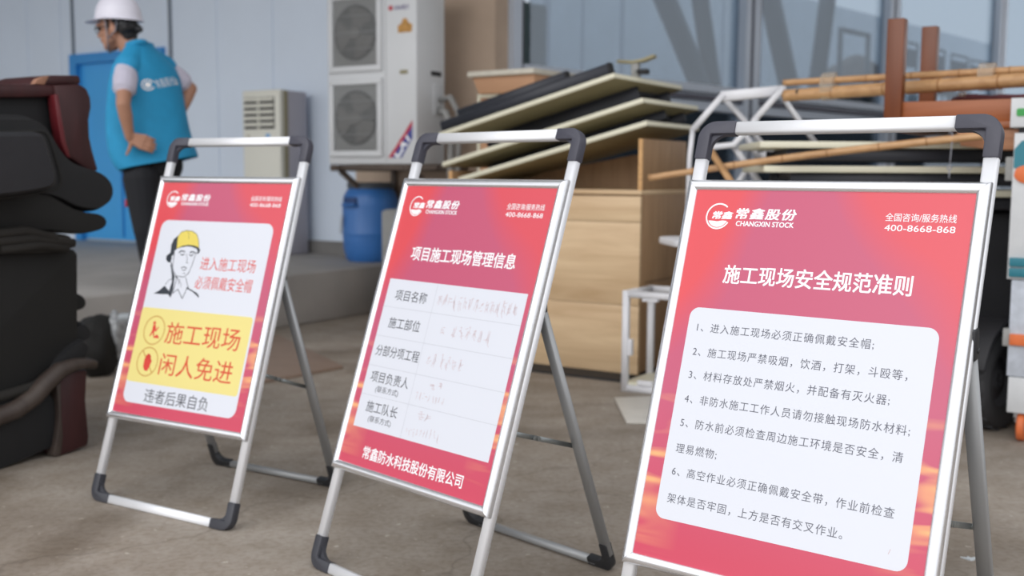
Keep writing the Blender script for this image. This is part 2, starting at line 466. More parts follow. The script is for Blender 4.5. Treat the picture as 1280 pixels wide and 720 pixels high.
# behind the glass: low dark wall, bright hall beyond, slanting bars added in place of reflections
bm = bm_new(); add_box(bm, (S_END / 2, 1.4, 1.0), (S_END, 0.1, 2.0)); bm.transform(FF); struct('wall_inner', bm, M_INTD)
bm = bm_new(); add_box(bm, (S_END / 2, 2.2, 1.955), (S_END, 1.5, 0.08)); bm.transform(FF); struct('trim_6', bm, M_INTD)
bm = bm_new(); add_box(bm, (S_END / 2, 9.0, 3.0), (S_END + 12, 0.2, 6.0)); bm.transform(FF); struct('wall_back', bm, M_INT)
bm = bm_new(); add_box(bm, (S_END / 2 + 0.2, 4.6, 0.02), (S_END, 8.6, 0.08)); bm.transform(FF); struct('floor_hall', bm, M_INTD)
bm = bm_new()
def onf(px, py, n): return onpl(px, py, FN, FN.dot(F0) - n)
for (xa, ya, xb, yb, wid) in ((826, -14, 880, 118, 0.23), (873, -14, 892, 118, 0.21), (960, -14, 987, 112, 0.24), (1036, -14, 1021, 104, 0.22), (1113, -30, 1117, 100, .13)):
    p, q_ = onf(xa, ya, 1.9), onf(xb, yb, 1.9)
    d = (q_ - p).normalized(); p = p - d * 2.6; q_ = q_ + d * 0.35
    tube(bm, [p, q_], 1, sq=(wid, wid))
struct('trim_4', bm, M_STEEL)  # reflected struts modelled as bars inside the glass
bm = bm_new()
for x0, x1, y0 in ((638, 677, 8),):
    p0 = onf(x0, 110, 0.2); p1 = onf(x1, 110, 0.2); zt = onf(x1, y0, 0.2).z
    add_box(bm, ((p0.x + p1.x) / 2, (p0.y + p1.y) / 2, zt / 2), ((p1 - p0).length, 0.1, zt), Euler((0, 0, math.atan2(FD.y, FD.x))).to_matrix())
struct('trim_5', bm, M_CURT)
bm = bm_new()
for xa, wd in ((683, .09), (728, .035), (777, .05), (903, .03)):
    p = onf(xa, 60, 2.6); add_box(bm, (p.x, p.y, 3.2), (wd, wd, 4.4))
struct('trim_7', bm, M_MULL)
# unseen wall added on the right to darken the sides facing it
bm = bm_new(); add_box(bm, (9.2, 8.0, 1.25), (0.2, 17, 2.5)); struct('wall_right', bm, M_DUST)
# unseen canopy over the yard, its outline set to shade the building
bm = bm_new(); prism(bm, [(-20, 4.3), (13, 4.3), (13, 21), (0.2, 8.6), (-20, 20)], 4.9, 5.0); struct('ceiling', bm, M_ROOF)

# ================================================================== THE THREE A-FRAME SIGNS
TILT = 0.3184
RAIL_A, TOP_V, CRN, VR0, HR, BACK = 0.3134, 1.2831, 0.0754, 0.3111, 0.8171, 0.566
M_FOOT = mat('charcoal_plastic', srgb(56, 57, 64), 0.5, 0.0, 0.05, 60)
M_STAY = mat('zinc_stay', (0.32, 0.34, 0.34, 1), 0.4, 0.8)
def sign_base(name, label, x, y, yaw, dt, dv, BACK=0.566, ra=0.292):
    T = thing(name, label, 'sign stand', (x, y, 0), yaw, 'aluminium A-frame site signs')
    tl = TILT + dt
    rot = (PI / 2 - tl, 0, 0)
    R = Euler(rot).to_matrix().to_4x4()
    n0 = -0.011                                       # tube axis behind the frame's face
    def rail(nm, p, q, m, sq):
        b = bm_new(); tube(b, [(p[0], p[1], n0), (q[0], q[1], n0)], 1, sq=sq); return obj(nm, b, m, T, rot=rot)
    a = RAIL_A; vb = 0.017
    for s in (-1, 1): rail('side_rail', (s * a, vb + CRN - 0.02), (s * a, TOP_V - CRN + 0.02), M_ALU, (0.028, 0.022))
    rail('handle_bar', (-a + CRN - 0.02, TOP_V), (a - CRN + 0.02, TOP_V), M_ALU, (0.028, 0.022))
    rail('bottom_bar', (-a + CRN - 0.02, vb), (a - CRN + 0.02, vb), M_ALU, (0.028, 0.022))
    # corner joints: L shaped, outer corner rounded, web with a concave edge on the inside
    def corner(nm, sx, v0, sv, m, web):
        h = 0.0155; L_ = CRN; r = 0.042
        out = [(h * 1.0, -L_), ]
        # local: corner at (0,0), arms to -x (bar) and -y (rail)
        P = [(-h, -L_), (h, -L_)] + [(h - r + r * math.cos(t), h - r + r * math.sin(t)) for t in [PI / 2 * k / 8 for k in range(9)]] + [(-L_, h), (-L_, -h), (-h, -h)]
        W_ = [(-h, -h), (-h, -h - web)] + [(-h - web + web * math.cos(t), -h - web + web * math.sin(t)) for t in [PI / 2 * k / 8 for k in range(1, 8)]] + [(-h - web, -h)]
        b = bm_new()
        prism(b, P, -0.0145, 0.0145, bev=0.004)
        prism(b, W_, -0.009, 0.003)
        for v in b.verts: v.co = Vector((v.co.x * sx + sx * a, v0 + v.co.y * sv, v.co.z + n0))
        if sx * sv < 0: bmesh.ops.reverse_faces(b, faces=b.faces[:])
        return obj(nm, b, m, T, rot=rot, smooth=30)
    for s in (-1, 1): corner('handle_corner', s, TOP_V, 1, M_GREYPL, 0.036)
    for s in (-1, 1): corner('foot_corner', s, vb, -1, M_FOOT, 0.042)
    # snap frame: four mitred rails with a domed face
    v0, v1 = VR0 + dv, VR0 + dv + HR
    fw = 0.0255; U, V0, V1 = 0.3 + fw, v0 - fw, v1 + fw
    prof = [(0, -0.004), (0, 0.008), (0.002, 0.0135), (0.006, 0.0175), (0.012, 0.0195), (0.018, 0.0185), (0.023, 0.0155), (fw, 0.0125), (fw, -0.004)]
    for side in range(4):
        b = bm_new(); rows = []
        for (wv, nv) in prof:
            q = [(-U + wv, V1 - wv), (U - wv, V1 - wv), (U - wv, V0 + wv), (-U + wv, V0 + wv)]
            p0, p1 = q[side], q[(side + 1) % 4]
            # hairline mitre gap
            d = Vector((p1[0] - p0[0], p1[1] - p0[1])).normalized() * 0.0005
            rows.append((b.verts.new((p0[0] + d.x, p0[1] + d.y, nv)), b.verts.new((p1[0] - d.x, p1[1] - d.y, nv))))
        for r0, r1 in zip(rows, rows[1:]): b.faces.new((r0[0], r0[1], r1[1], r1[0]))
        b.faces.new([r[0] for r in rows]); b.faces.new([r[1] for r in rows][::-1])
        bmesh.ops.recalc_face_normals(b, faces=b.faces[:])
        obj('frame_rail', b, M_SILVER, T, rot=rot, smooth=40)
    b = bm_new(); prism(b, rrect(-U + .006, V0 + .006, U - .006, V1 - .006, 0.004), -0.0035, 0.0085); obj('backing_board', b, M_ALU_D, T, rot=rot)
    # poster: local origin at the middle of its lower edge
    b = bm_new(); prism(b, [(-0.3, 0), (0.3, 0), (0.3, HR), (-0.3, HR)], 0.0, 0.0012)
    po = R @ Vector((0, v0, 0.0105))
    poster = obj('poster', b, M_POSTER, T, loc=po, rot=rot, smooth=0)
    # rear leg frame, hinged on the rails
    hv = 0.832; hp = R @ Vector((0, hv, -0.030))
    fy, fz = BACK, 0.014
    top = Vector((0, hp.y, hp.z)); bot = Vector((0, fy, fz)); dl = (bot - top).normalized()
    for s in (-1, 1):
        b = bm_new(); tube(b, [top + Vector((s * ra, 0, 0)), bot - dl * 0.04 + Vector((s * ra, 0, 0))], 1, sq=(0.018, 0.031)); obj('rear_leg', b, M_ALU_D, T)
        b = bm_new()
        # black hinge block between rail and leg
        add_box(b, (s * (ra + 0.004), top.y - 0.006, top.z + 0.012), (0.03, 0.03, 0.062), Euler((-tl * -0.3, 0, 0)).to_matrix(), bev=0.004)
        lathe(b, [(0, -0.004), (0.006, -0.004), (0.006, 0.0), (0.004, 0.002), (0, 0.002)], 12, frame((s * (ra + .02), top.y, top.z), (0, 1, 0), (0, 0, 1), (s, 0, 0)))
        obj('hinge', b, M_BLKPL, T)
    b = bm_new(); tube(b, [(-ra + 0.05, fy, fz), (ra - 0.05, fy, fz)], 1, sq=(0.022, 0.02)); obj('rear_bar', b, M_ALU_D, T)
    yd = dl * -1                                       # up along the leg
    for s in (-1, 1):
        h = 0.0135; L_ = 0.078; r = 0.03; web = 0.03
        P = [(-h, -L_), (h, -L_)] + [(h - r + r * math.cos(t), h - r + r * math.sin(t)) for t in [PI / 2 * k / 6 for k in range(7)]] + [(-L_, h), (-L_, -h)] + [(-h - web + web * math.cos(t), -h - web + web * math.sin(t)) for t in [PI / 2 - PI / 2 * k / 6 for k in range(7)]]
        b = bm_new(); prism(b, P, -0.0125, 0.0125, bev=0.0025)
        for v in b.verts:
            c = v.co.copy(); v.co = Vector((s * (ra + c.x), 0, 0)) + Vector((0, fy, fz)) + yd * (-c.y) + Vector((0, yd.z, -yd.y)) * c.z
        if s > 0: bmesh.ops.reverse_faces(b, faces=b.faces[:])
        bmesh.ops.recalc_face_normals(b, faces=b.faces[:])
        obj('rear_foot', b, M_BLKPL, T, smooth=30)
    # folding stays with a knuckle
    for s in (-1, 1):
        p = R @ Vector((s * 0.296, 0.50, -0.024)); q_ = top + (bot - top) * 0.52 + Vector((s * (ra - 0.016), 0, 0))
        b = bm_new(); m_ = p.lerp(q_, 0.36)
        for (i, j, dx) in ((p, p.lerp(q_, 0.44), 0.0), (p.lerp(q_, 0.34), q_, -s * 0.005)):
            tube(b, [i + Vector((dx, 0, 0)), j + Vector((dx, 0, 0))], 1, sq=(0.004, 0.013))
        for c_ in (p, m_, p.lerp(q_, 0.42), q_):
            lathe(b, [(0, -0.007), (0.006, -0.007), (0.006, 0.006), (0, 0.007)], 10, frame(c_, (0, 1, 0), (0, 0, 1), (1, 0, 0)))
        obj('folding_stay', b, M_STAY, T)
    return T, poster
Z0 = 0.0016
def lettering(poster, name, m, items, label=None):
    """several fitted lines joined into one printed part"""
    if len(items) > 1:
        return [lettering(poster, name, m, [it], label) for it in items]
    b = bm_new()
    for it in items:
        me = text_mesh(*it[:5], **(it[5] if len(it) > 5 else {})); b.from_mesh(me); bpy.data.meshes.remove(me)
    for v in b.verts: v.co.z += Z0 - 0.0006
    o = obj(name, b, m, poster, smooth=0)
    if label: o['label'] = label
    return o
def masthead(poster):
    b = bm_new(); cx, cy = -0.2365, 0.757
    ringflat(b, cx, cy, 0.0268, 0.0302, Z0, a0=math.radians(48), a1=math.radians(332))
    # half full bowl under the two characters
    P = [(cx + 0.0268 * math.cos(t) * .93, cy + 0.0268 * math.sin(t) * .93) for t in [math.radians(205 + 130 * k / 14) for k in range(15)]] + [(cx + 0.012, cy - 0.0095), (cx, cy - 0.0118), (cx - 0.012, cy - 0.0108)]
    b.faces.new([b.verts.new((x, y, Z0)) for x, y in P])
    obj('company_emblem', b, M_WHITE, poster, smooth=0)
    lettering(poster, 'company_lettering', M_WHITE, [
        ('常鑫', cx - 0.0135, cx + 0.0335, 0.7595, 0.0165, dict(bold=0.045, shear=0.25)),
        ('常鑫股份', -0.194, -0.056, 0.7645, 0.0235, dict(bold=0.034, shear=0.18, gap=1.16)),
        ('CHANGXIN STOCK', -0.191, -0.058, 0.742, 0.0115, dict(bold=0.03))])
    lettering(poster, 'hotline_lettering', M_WHITE, [
        ('全国咨询/服务热线', 0.133, 0.271, 0.766, 0.0165, dict(bold=0.004)),
        ('400-8668-868', 0.134, 0.271, 0.744, 0.0135, dict(bold=0.004))])

# --- nearest sign: safety rules
T3, P3 = sign_base('sign_stand', 'nearest A-frame sign, red poster with six numbered safety rules on a white card', 0.4498, 1.9921, -0.6563, -0.0027, 0.0015, 0.63, 0.312)
masthead(P3)
lettering(P3, 'title_lettering', M_WHITE, [('施工现场安全规范准则', -0.199, 0.205, 0.627, 0.040, dict(bold=0.02))])
b = bm_new(); flat(b, rrect(-0.264, 0.084, 0.269, 0.548, 0.022, 8), 0.0012, 0.0002); obj('rules_card', b, M_CARD, P3, smooth=0)
rows = [('1、进入施工现场必须正确佩戴安全帽;', 0.148, 0.5045), ('2、施工现场严禁吸烟，饮酒，打架，斗殴等，', 0.221, 0.4505), ('3、材料存放处严禁烟火，并配备有灭火器;', 0.194, 0.399), ('4、非防水施工工作人员请勿接触现场防水材料;', 0.240, 0.346), ('5、防水前必须检查周边施工环境是否安全，清', 0.234, 0.2935), ('理易燃物;', -0.145, 0.2375), ('6、高空作业必须正确佩戴安全带，作业前检查', 0.233, 0.188), ('架体是否牢固，上方是否有交叉作业。', 0.142, 0.130)]
lettering(P3, 'rules_lettering', M_INK, [(s, -0.241, u1, v, 0.0200, dict(gap=1.16)) for s, u1, v in rows])
b = bm_new(); stroke(b, [(0.232, 0.112), (0.235, 0.121)], 0.0014, Z0); obj('pen_mark', b, M_PEN, P3, smooth=0)

# --- middle sign: project form
T2, P2 = sign_base('sign_stand', 'middle A-frame sign, red poster with a white form filled in by hand', -0.3427, 2.718, -0.7875, 0.0051, 0.0009, 0.592)
masthead(P2)
lettering(P2, 'title_lettering', M_WHITE, [('项目施工现场管理信息', -0.207, 0.214, 0.6175, 0.040, dict(bold=0.02))])
b = bm_new(); flat(b, [(-0.273, 0.104), (0.284, 0.104), (0.284, 0.5375), (-0.273, 0.5375)], 0.0012, 0.0002); obj('project_form', b, M_CARD, P2, smooth=0)
b = bm_new()
hrows = [0.455, 0.369, 0.282, 0.198]
for v in hrows: stroke(b, [(-0.273, v), (0.284, v)], 0.0011, Z0)
stroke(b, [(-0.062, 0.5375), (-0.062, 0.104)], 0.0011, Z0); obj('form_rules', b, M_LINE, P2, smooth=0)
lettering(P2, 'form_lettering', M_INKD, [('项目名称', -0.232, -0.094, 0.492, 0.031, {}), ('施工部位', -0.230, -0.093, 0.411, 0.031, {}), ('分部分项工程', -0.256, -0.066, 0.328, 0.031, {}), ('项目负责人', -0.249, -0.082, 0.252, 0.031, {}), ('(联系方式)', -0.215, -0.115, 0.219, 0.0175, {}), ('施工队长', -0.236, -0.098, 0.167, 0.031, {}), ('(联系方式)', -0.215, -0.114, 0.134, 0.0175, {})])
lettering(P2, 'footer_lettering', M_WHITE, [('常鑫防水科技股份有限公司', -0.200, 0.212, 0.0405, 0.034, dict(bold=0.018))])
rg = random.Random(11)
def scrawl(u0, u1, v, h, n, dense=5):
    b = bm_new(); w_ = (u1 - u0) / n
    for k in range(n):
        x = u0 + w_ * k
        for _ in range(dense):
            kind = rg.random(); ux, uy = x + rg.uniform(0.05, 0.55) * w_, v + rg.uniform(-0.45, 0.4) * h
            if kind < 0.4: pts = [(ux, uy), (ux + w_ * rg.uniform(.25, .5), uy + h * rg.uniform(.02, .12))]
            elif kind < 0.75: pts = [(ux + w_ * .2, v + h * rg.uniform(.2, .5)), (ux + w_ * .17, v), (ux + w_ * rg.uniform(-.05, .2), v - h * rg.uniform(.2, .5))]
            else: pts = [(ux, uy + h * .2), (ux + w_ * .22, uy + h * .26), (ux + w_ * .18, uy - h * .1), (ux + w_ * .4, uy - h * .3)]
            stroke(b, pts, 0.0013, Z0)
    obj('handwriting', b, M_PEN, P2, smooth=0)
scrawl(-0.050, 0.262, 0.492, 0.036, 15); scrawl(-0.012, 0.02, 0.412, 0.02, 1, 4); scrawl(0.035, 0.19, 0.412, 0.034, 6)
scrawl(-0.036, 0.115, 0.326, 0.034, 6); scrawl(0.0, 0.06, 0.262, 0.022, 2, 5); scrawl(-0.044, 0.075, 0.226, 0.022, 9, 2)
scrawl(-0.02, 0.05, 0.174, 0.024, 2, 5); scrawl(-0.05, 0.09, 0.132, 0.024, 10, 2)

# --- far sign: wear a helmet / no entry
T1, P1 = sign_base('sign_stand', 'farthest A-frame sign, poster with a helmeted worker drawing and yellow warning panel', -1.1539, 3.393, -0.5336, -0.0025, -0.0024, 0.55)
masthead(P1)
b = bm_new(); flat(b, rrect(-0.265, 0.037, 0.262, 0.681, 0.032, 8), 0.0012, 0.0002); obj('white_card', b, M_CARD, P1, smooth=0)
b = bm_new(); flat(b, rrect(-0.266, 0.108, 0.254, 0.367, 0.012, 6), 0.0014, 0.0001); obj('yellow_panel', b, M_YEL, P1, smooth=0)
lettering(P1, 'notice_lettering', M_INKR, [('进入施工现场', -0.034, 0.218, 0.5345, 0.044, {}), ('必须佩戴安全帽', -0.040, 0.219, 0.468, 0.044, {})])
lettering(P1, 'warning_lettering', M_INKO, [('施工现场', -0.125, 0.217, 0.288, 0.072, dict(bold=0.004)), ('闲人免进', -0.122, 0.214, 0.180, 0.072, dict(bold=0.004))])
lettering(P1, 'footer_lettering', M_INKD, [('违者后果自负', -0.162, 0.137, 0.069, 0.045, {})])
b = bm_new()
for cy in (0.290, 0.181): ringflat(b, -0.184, cy, 0.0475, 0.0505, Z0)
t = math.radians(132); stroke(b, [(-0.184 + 0.048 * math.cos(t), 0.181 + 0.048 * math.sin(t)), (-0.184 - 0.048 * math.cos(t), 0.181 - 0.048 * math.sin(t))], 0.0034, Z0)
obj('warning_rings', b, M_ICON, P1, smooth=0)
def blob(b, pts, z=Z0 + 0.0002):
    bm2 = bmesh.new(); vs = [bm2.verts.new((x, y, z)) for x, y in pts]; f = bm2.faces.new(vs)
    bmesh.ops.triangulate(bm2, faces=[f]); 
    for f in bm2.faces:
        if f.normal.z < 0: f.normal_flip()
    merge(b, bm2)
b = bm_new(); cx, cy = -0.184, 0.181
blob(b, [(cx + x * .05, cy + y * .05) for x, y in ((-.30, -.35), (-.12, -.62), (.20, -.62), (.34, -.2), (.42, .12), (.30, .16), (.24, -.05), (.22, .42), (.12, .42), (.10, .02), (.04, .55), (-.06, .55), (-.06, .02), (-.14, .46), (-.24, .44), (-.18, -.04), (-.24, .22), (-.33, .2))])
cy = 0.290
blob(b, circ(cx - .006, cy + .025, .0065, 12))
blob(b, [(cx + x * .05, cy + y * .05) for x, y in ((-.22, .36), (.06, .36), (.14, .05), (.32, .30), (.38, .24), (.16, -.10), (.05, -.02), (.02, -.12), (.12, -.42), (.02, -.44), (-.12, -.16), (-.26, -.44), (-.36, -.42), (-.2, -.04))])
blob(b, [(cx + x * .05, cy + y * .05) for x, y in ((.02, -.52), (.62, -.52), (.50, -.36), (.36, -.26), (.2, -.36))])
obj('warning_pictograms', b, M_INKR, P1, smooth=0)
# the worker: helmet, hatched side, face and collar lines.  pixel of the drawing -> poster
def wpt(x, y):                                       # x,y in the 524x720 study of 190..270 x 270..380
    px, py = 190 + x / 6.55, 270 + y / 6.55
    # inverse of the far sign's picture plane
    n = R1 @ Vector((0, 0, 1)); o1 = W1
    r = ray(px, py); tt = (o1 - CAM).dot(n) / r.dot(n); p = CAM + r * tt - o1
    return (p.dot(R1 @ Vector((1, 0, 0))), p.dot(R1 @ Vector((0, 1, 0))))
R1 = Euler((0, 0, -0.5336)).to_matrix() @ Euler((PI / 2 - TILT + 0.0025, 0, 0)).to_matrix()
W1 = Vector((-1.1539, 3.393, 0)) + R1 @ Vector((0, VR0 - 0.0024, 0.0117))
b = bm_new(); blob(b, [wpt(*p) for p in ((204, 268), (206, 215), (216, 165), (240, 132), (285, 118), (335, 125), (368, 150), (382, 195), (384, 262), (350, 246), (300, 238), (250, 246))]); hel = obj('worker_helmet_print', b, M_HELY, P1, smooth=0)
b = bm_new()
blob(b, [wpt(*p) for p in ((216, 160), (204, 270), (186, 285), (178, 320), (160, 325), (152, 300), (158, 240), (180, 190))])
blob(b, [wpt(*p) for p in ((152, 300), (120, 325), (116, 355), (130, 378), (150, 382), (138, 352), (142, 330), (165, 322))])
blob(b, [wpt(*p) for p in ((204, 268), (250, 244), (300, 236), (350, 243), (384, 258), (396, 280), (384, 305), (360, 312), (376, 290), (366, 270), (330, 254), (290, 248), (245, 256))])
blob(b, [wpt(*p) for p in ((152, 400), (164, 385), (168, 440), (186, 490), (172, 600), (160, 640), (140, 610), (165, 540), (162, 470))])
blob(b, [wpt(*p) for p in ((14, 634), (60, 610), (104, 570), (128, 600), (164, 640), (150, 668), (132, 640), (80, 640))])
for pts, wd in (([(186, 300), (172, 400), (176, 450), (200, 492), (260, 500), (300, 470), (330, 400), (352, 330), (362, 300)], .0022),
                ([(222, 300), (240, 285), (270, 292)], .0042), ([(312, 300), (330, 292), (354, 300)], .0042), ([(236, 312), (252, 322), (266, 310)], .0034), ([(308, 318), (324, 326), (340, 314)], .0034),
                ([(285, 310), (290, 360), (282, 382), (298, 386)], .0018), ([(240, 425), (262, 416), (284, 428)], .003), ([(246, 440), (264, 446), (280, 438)], .002), ([(252, 470), (272, 470)], .0016),
                ([(146, 340), (166, 348), (150, 372), (166, 392)], .002), ([(190, 496), (206, 500), (180, 590), (168, 632)], .003), ([(206, 500), (224, 545), (216, 560)], .002), ([(278, 502), (290, 560), (300, 590)], .0022),
                ([(168, 632), (214, 600), (248, 678), (286, 596), (296, 580)], .0026), ([(284, 590), (330, 612), (384, 664)], .004), ([(330, 616), (360, 628), (380, 650)], .003), ([(110, 560), (140, 525), (166, 515)], .002),
                ([(216, 165), (240, 132), (285, 118), (335, 125), (368, 150), (382, 195), (386, 258)], .0018), ([(292, 120), (304, 150), (300, 190)], .0012), ([(224, 515), (240, 560), (236, 585)], .0014)):
    stroke(b, [wpt(*p) for p in pts], wd, Z0 + 0.0003)
obj('worker_drawing', b, M_DRAW, P1, smooth=0)

# ================================================================== ALONG THE BUILDING
M_ACW = mat('aircon_white_enamel', srgb(214, 216, 218), 0.45, 0, 0.02, 3)
M_ACG = mat('aircon_side_grey', srgb(196, 198, 200), 0.5)
M_GRIL = mat('dark_grille', srgb(150, 151, 150), 0.6)
M_WIRE = mat('grey_wire', srgb(165, 167, 168), 0.5)
M_FAN = mat('fan_blade', srgb(116, 115, 113), 0.5)
M_BLACK = mat('soft_black', srgb(30, 30, 33), 0.7)
M_RUST = mat('brown_steel', srgb(92, 80, 72), 0.7, 0, 0.15, 8)
M_BLUE = mat('blue_barrel_plastic', srgb(56, 112, 180), 0.42, 0, 0.06, 4)
M_LID = mat('dark_lid', srgb(78, 84, 92), 0.6)
M_TAPE = mat('pale_label', srgb(196, 202, 206), 0.6)
M_CEM = mat('grey_cement', srgb(150, 150, 148), 0.85, 0, 0.12, 8, 0.2)
M_CREAM = mat('cream_enamel', srgb(220, 219, 208), 0.5)
M_OLIVE = mat('olive_trim', srgb(150, 142, 112), 0.55)
M_LILG = mat('lilac_grey_side', srgb(176, 174, 184), 0.55)
M_RED = mat('badge_red', srgb(190, 40, 60), 0.5)
M_NAVY = mat('badge_blue', srgb(64, 74, 150), 0.5)
M_VIO = mat('badge_violet', srgb(120, 110, 150), 0.5)
M_GOLD = mat('gold_sticker', srgb(190, 140, 70), 0.5, 0, 0.3, 40)
M_SKYB = mat('sky_blue_sticker', srgb(120, 170, 214), 0.5)

# --- two fan outdoor unit on wall brackets.  local: x along the wall, y into the wall
fl = onb(411, 204.5, 6.6); fr_ = onb(521, 206, 6.6)
AW, AD, AH = (fr_ - fl).dot(AX), 0.37, 1.40
T = thing('outdoor_air_conditioner', 'tall white outdoor unit with two stacked fans on wall brackets', 'air conditioner', (fl + fr_) / 2, WY)
T.location.z = fl.z - 0.005
b = bm_new(); add_box(b, (0, AD / 2, AH / 2), (AW, AD, AH), bev=0.012); obj('casing', b, M_ACW, T)
x0, x1 = -AW / 2, AW / 2
g0, g1 = x0 + 0.03, x0 + 0.565
for z0, z1 in ((0.06, 0.665), (0.72, 1.325)):
    b = bm_new()
    fwid = 0.045
    for c, s in ((((g0 + g1) / 2, -0.012, z1 - fwid / 2), (g1 - g0, 0.03, fwid)), (((g0 + g1) / 2, -0.012, z0 + fwid / 2), (g1 - g0, 0.03, fwid)), ((g0 + fwid / 2, -0.012, (z0 + z1) / 2), (fwid, 0.03, z1 - z0 - 2 * fwid)), ((g1 - fwid / 2, -0.012, (z0 + z1) / 2), (fwid, 0.03, z1 - z0 - 2 * fwid))): add_box(b, c, s, bev=0.004)
    gf = obj('grille_frame', b, M_ACW, T)
    cx, cz = (g0 + g1) / 2, (z0 + z1) / 2
    b = bm_new(); add_box(b, (cx, -0.0035, cz), (g1 - g0 - 2 * fwid, 0.004, z1 - z0 - 2 * fwid)); obj('fan_recess', b, M_GRIL, T)
    b = bm_new(); fr2 = frame((cx, -0.006, cz), (1, 0, 0), (0, 0, 1), (0, -1, 0))
    lathe(b, [(0.0, 0.0), (0.21, 0.0), (0.215, 0.004), (0.215, 0.0)], 40, fr2); dk = obj('fan_opening', b, mat('fan_shadow', srgb(98, 99, 99), 0.7), T)
    b = bm_new(); lathe(b, [(0, 0.012), (0.05, 0.012), (0.058, 0.006), (0.06, 0.0)], 24, fr2)
    for k in range(3):
        a0 = k * 2 * PI / 3 + 0.4
        P = [(0.05 * math.cos(a0 + .3), 0.05 * math.sin(a0 + .3))] + [(0.195 * math.cos(a0 + t), 0.195 * math.sin(a0 + t)) for t in (0.1, 0.4, 0.7, 1.0, 1.3, 1.5)] + [(0.05 * math.cos(a0 + 1.4), 0.05 * math.sin(a0 + 1.4))]
        prism(b, P, 0.003, 0.007, fr2)
    obj('fan', b, M_FAN, T)
    b = bm_new()
    for k in range(1, 22):
        x = g0 + fwid + (g1 - g0 - 2 * fwid) * k / 22; tube(b, [(x, -0.022, z0 + fwid), (x, -0.022, z1 - fwid)], 0.0022, 6)
    for k in range(1, 4):
        z = z0 + fwid + (z1 - z0 - 2 * fwid) * k / 4; tube(b, [(g0 + fwid, -0.019, z), (g1 - fwid, -0.019, z)], 0.0026, 6)
    obj('wire_guard', b, M_WIRE, T)
b = bm_new(); add_box(b, (g1 + 0.03, -0.001, AH / 2), (0.006, 0.006, AH - 0.02)); obj('panel_joint', b, M_ACG, T)
ft = frame((0, -0.0015, 0), (1, 0, 0), (0, 0, 1), (0, -1, 0))
def front_text(nm, s, u0, u1, v, h, m, rot=0.0, **kw):
    me = text_mesh(s, u0, u1, v, h, **kw); 
    me.transform(frame((0, -0.0015, 0), (1, 0, 0), (0, 0, 1), (0, -1, 0))); return link(nm, me, m, T)
zl = AH - 0.215
b = bm_new(); prism(b, circ(0.20, zl, 0.02, 16), 0.0, 0.0012, ft); obj('badge_dot', b, M_RED, T)
front_text('badge_lettering', 'GREE格力', 0.232, 0.375, zl, 0.036, M_VIO, bold=0.02)
b = bm_new(); prism(b, [(0.27, zl - .19), (0.40, zl - .19), (0.41, zl - .135), (0.375, zl - .12), (0.35, zl - .085), (0.32, zl - .085), (0.30, zl - .125), (0.27, zl - .135)], 0, 0.001, ft); obj('gold_sticker', b, M_GOLD, T)
b = bm_new(); add_box(b, (0.325, -0.003, 0.70), (0.075, 0.01, 0.03), bev=0.004); obj('front_latch', b, M_OLIVE, T)
b = bm_new(); prism(b, [(0.17, 0.05), (0.30, 0.05), (0.405, 0.20), (0.405, 0.335)], 0, 0.001, ft); obj('slanting_sticker', b, M_NAVY, T)
b = bm_new(); prism(b, [(0.17, 0.05), (0.205, 0.05), (0.405, 0.292), (0.405, 0.335)], 0.0011, 0.0018, ft); obj('sticker_stripe', b, M_RED, T)
me = text_mesh('CXT', -0.125, 0.085, 0, 0.085, bold=0.05, shear=0.2)
me.transform(Matrix.Translation((0.315, -0.0024, 0.168)) @ frame((0, 0, 0), (1, 0, 0), (0, 0, 1), (0, -1, 0)) @ Matrix.Rotation(math.radians(50), 4, 'Z')); link('sticker_lettering', me, M_WHITE, T)
b = bm_new(); add_box(b, (x1 + 0.002, 0.25, 0.70), (0.008, 0.13, 0.035), bev=0.003); obj('side_handle', b, M_BLACK, T)
b = bm_new(); add_box(b, (x1 + 0.006, 0.27, 0.5), (0.014, 0.12, 0.24), bev=0.004); obj('pipe_cover', b, M_ACG, T)
ac = T
# brackets under it
T = thing('steel_bracket', 'brown steel bracket frame carrying the outdoor unit over the blue barrel', 'bracket', ac.location + Vector((0, 0, 0)), WY)
T.location.z = PZ; zb = ac.location.z - PZ
for s in (-0.37, 0.37):
    b = bm_new(); tube(b, [(s, -0.04, zb - 0.03), (s, 0.755, zb - 0.03)], 1, sq=(0.05, 0.05)); obj('bracket_arm', b, M_RUST, T)
    b = bm_new(); tube(b, [(s, 0.06, zb - 0.055), (s, 0.73, zb - 0.46)], 1, sq=(0.04, 0.04)); obj('bracket_brace', b, M_RUST, T)
    b = bm_new(); add_box(b, (s, 0.748, zb - 0.26), (0.05, 0.03, 0.5)); obj('wall_plate', b, M_RUST, T)
for y in (0.03, 0.34):
    b = bm_new(); tube(b, [(-0.38, y, zb - 0.027), (0.62, y, zb - 0.027)], 1, sq=(0.04, 0.045)); obj('cross_bar', b, M_RUST, T)
# insulated pipes leaving its side
b = bm_new()
p = lambda x, y, z: ac.location + AX * x + NX * y + Vector((0, 0, z))
tube(b, [p(x1 + .015, .27, .42), p(x1 + .10, .24, .40), p(x1 + .16, .22, .30), p(x1 + .15, .24, .12), p(x1 + .12, .27, -.2), p(x1 + .1, .29, -.55), p(x1 + .1, .3, -(ac.location.z) + .02)], 0.028, 12)
tube(b, [p(x1 + .015, .29, .50), p(x1 + .12, .27, .52), p(x1 + .21, .25, .40), p(x1 + .20, .27, .15), p(x1 + .17, .29, -.2), p(x1 + .16, .31, -.55), p(x1 + .16, .32, -(ac.location.z) + .02)], 0.022, 12)
o = obj('insulated_pipe', b, M_CEM, None); tag(o, 'grey insulated pipes curling down from the side of the white outdoor unit', 'pipe')

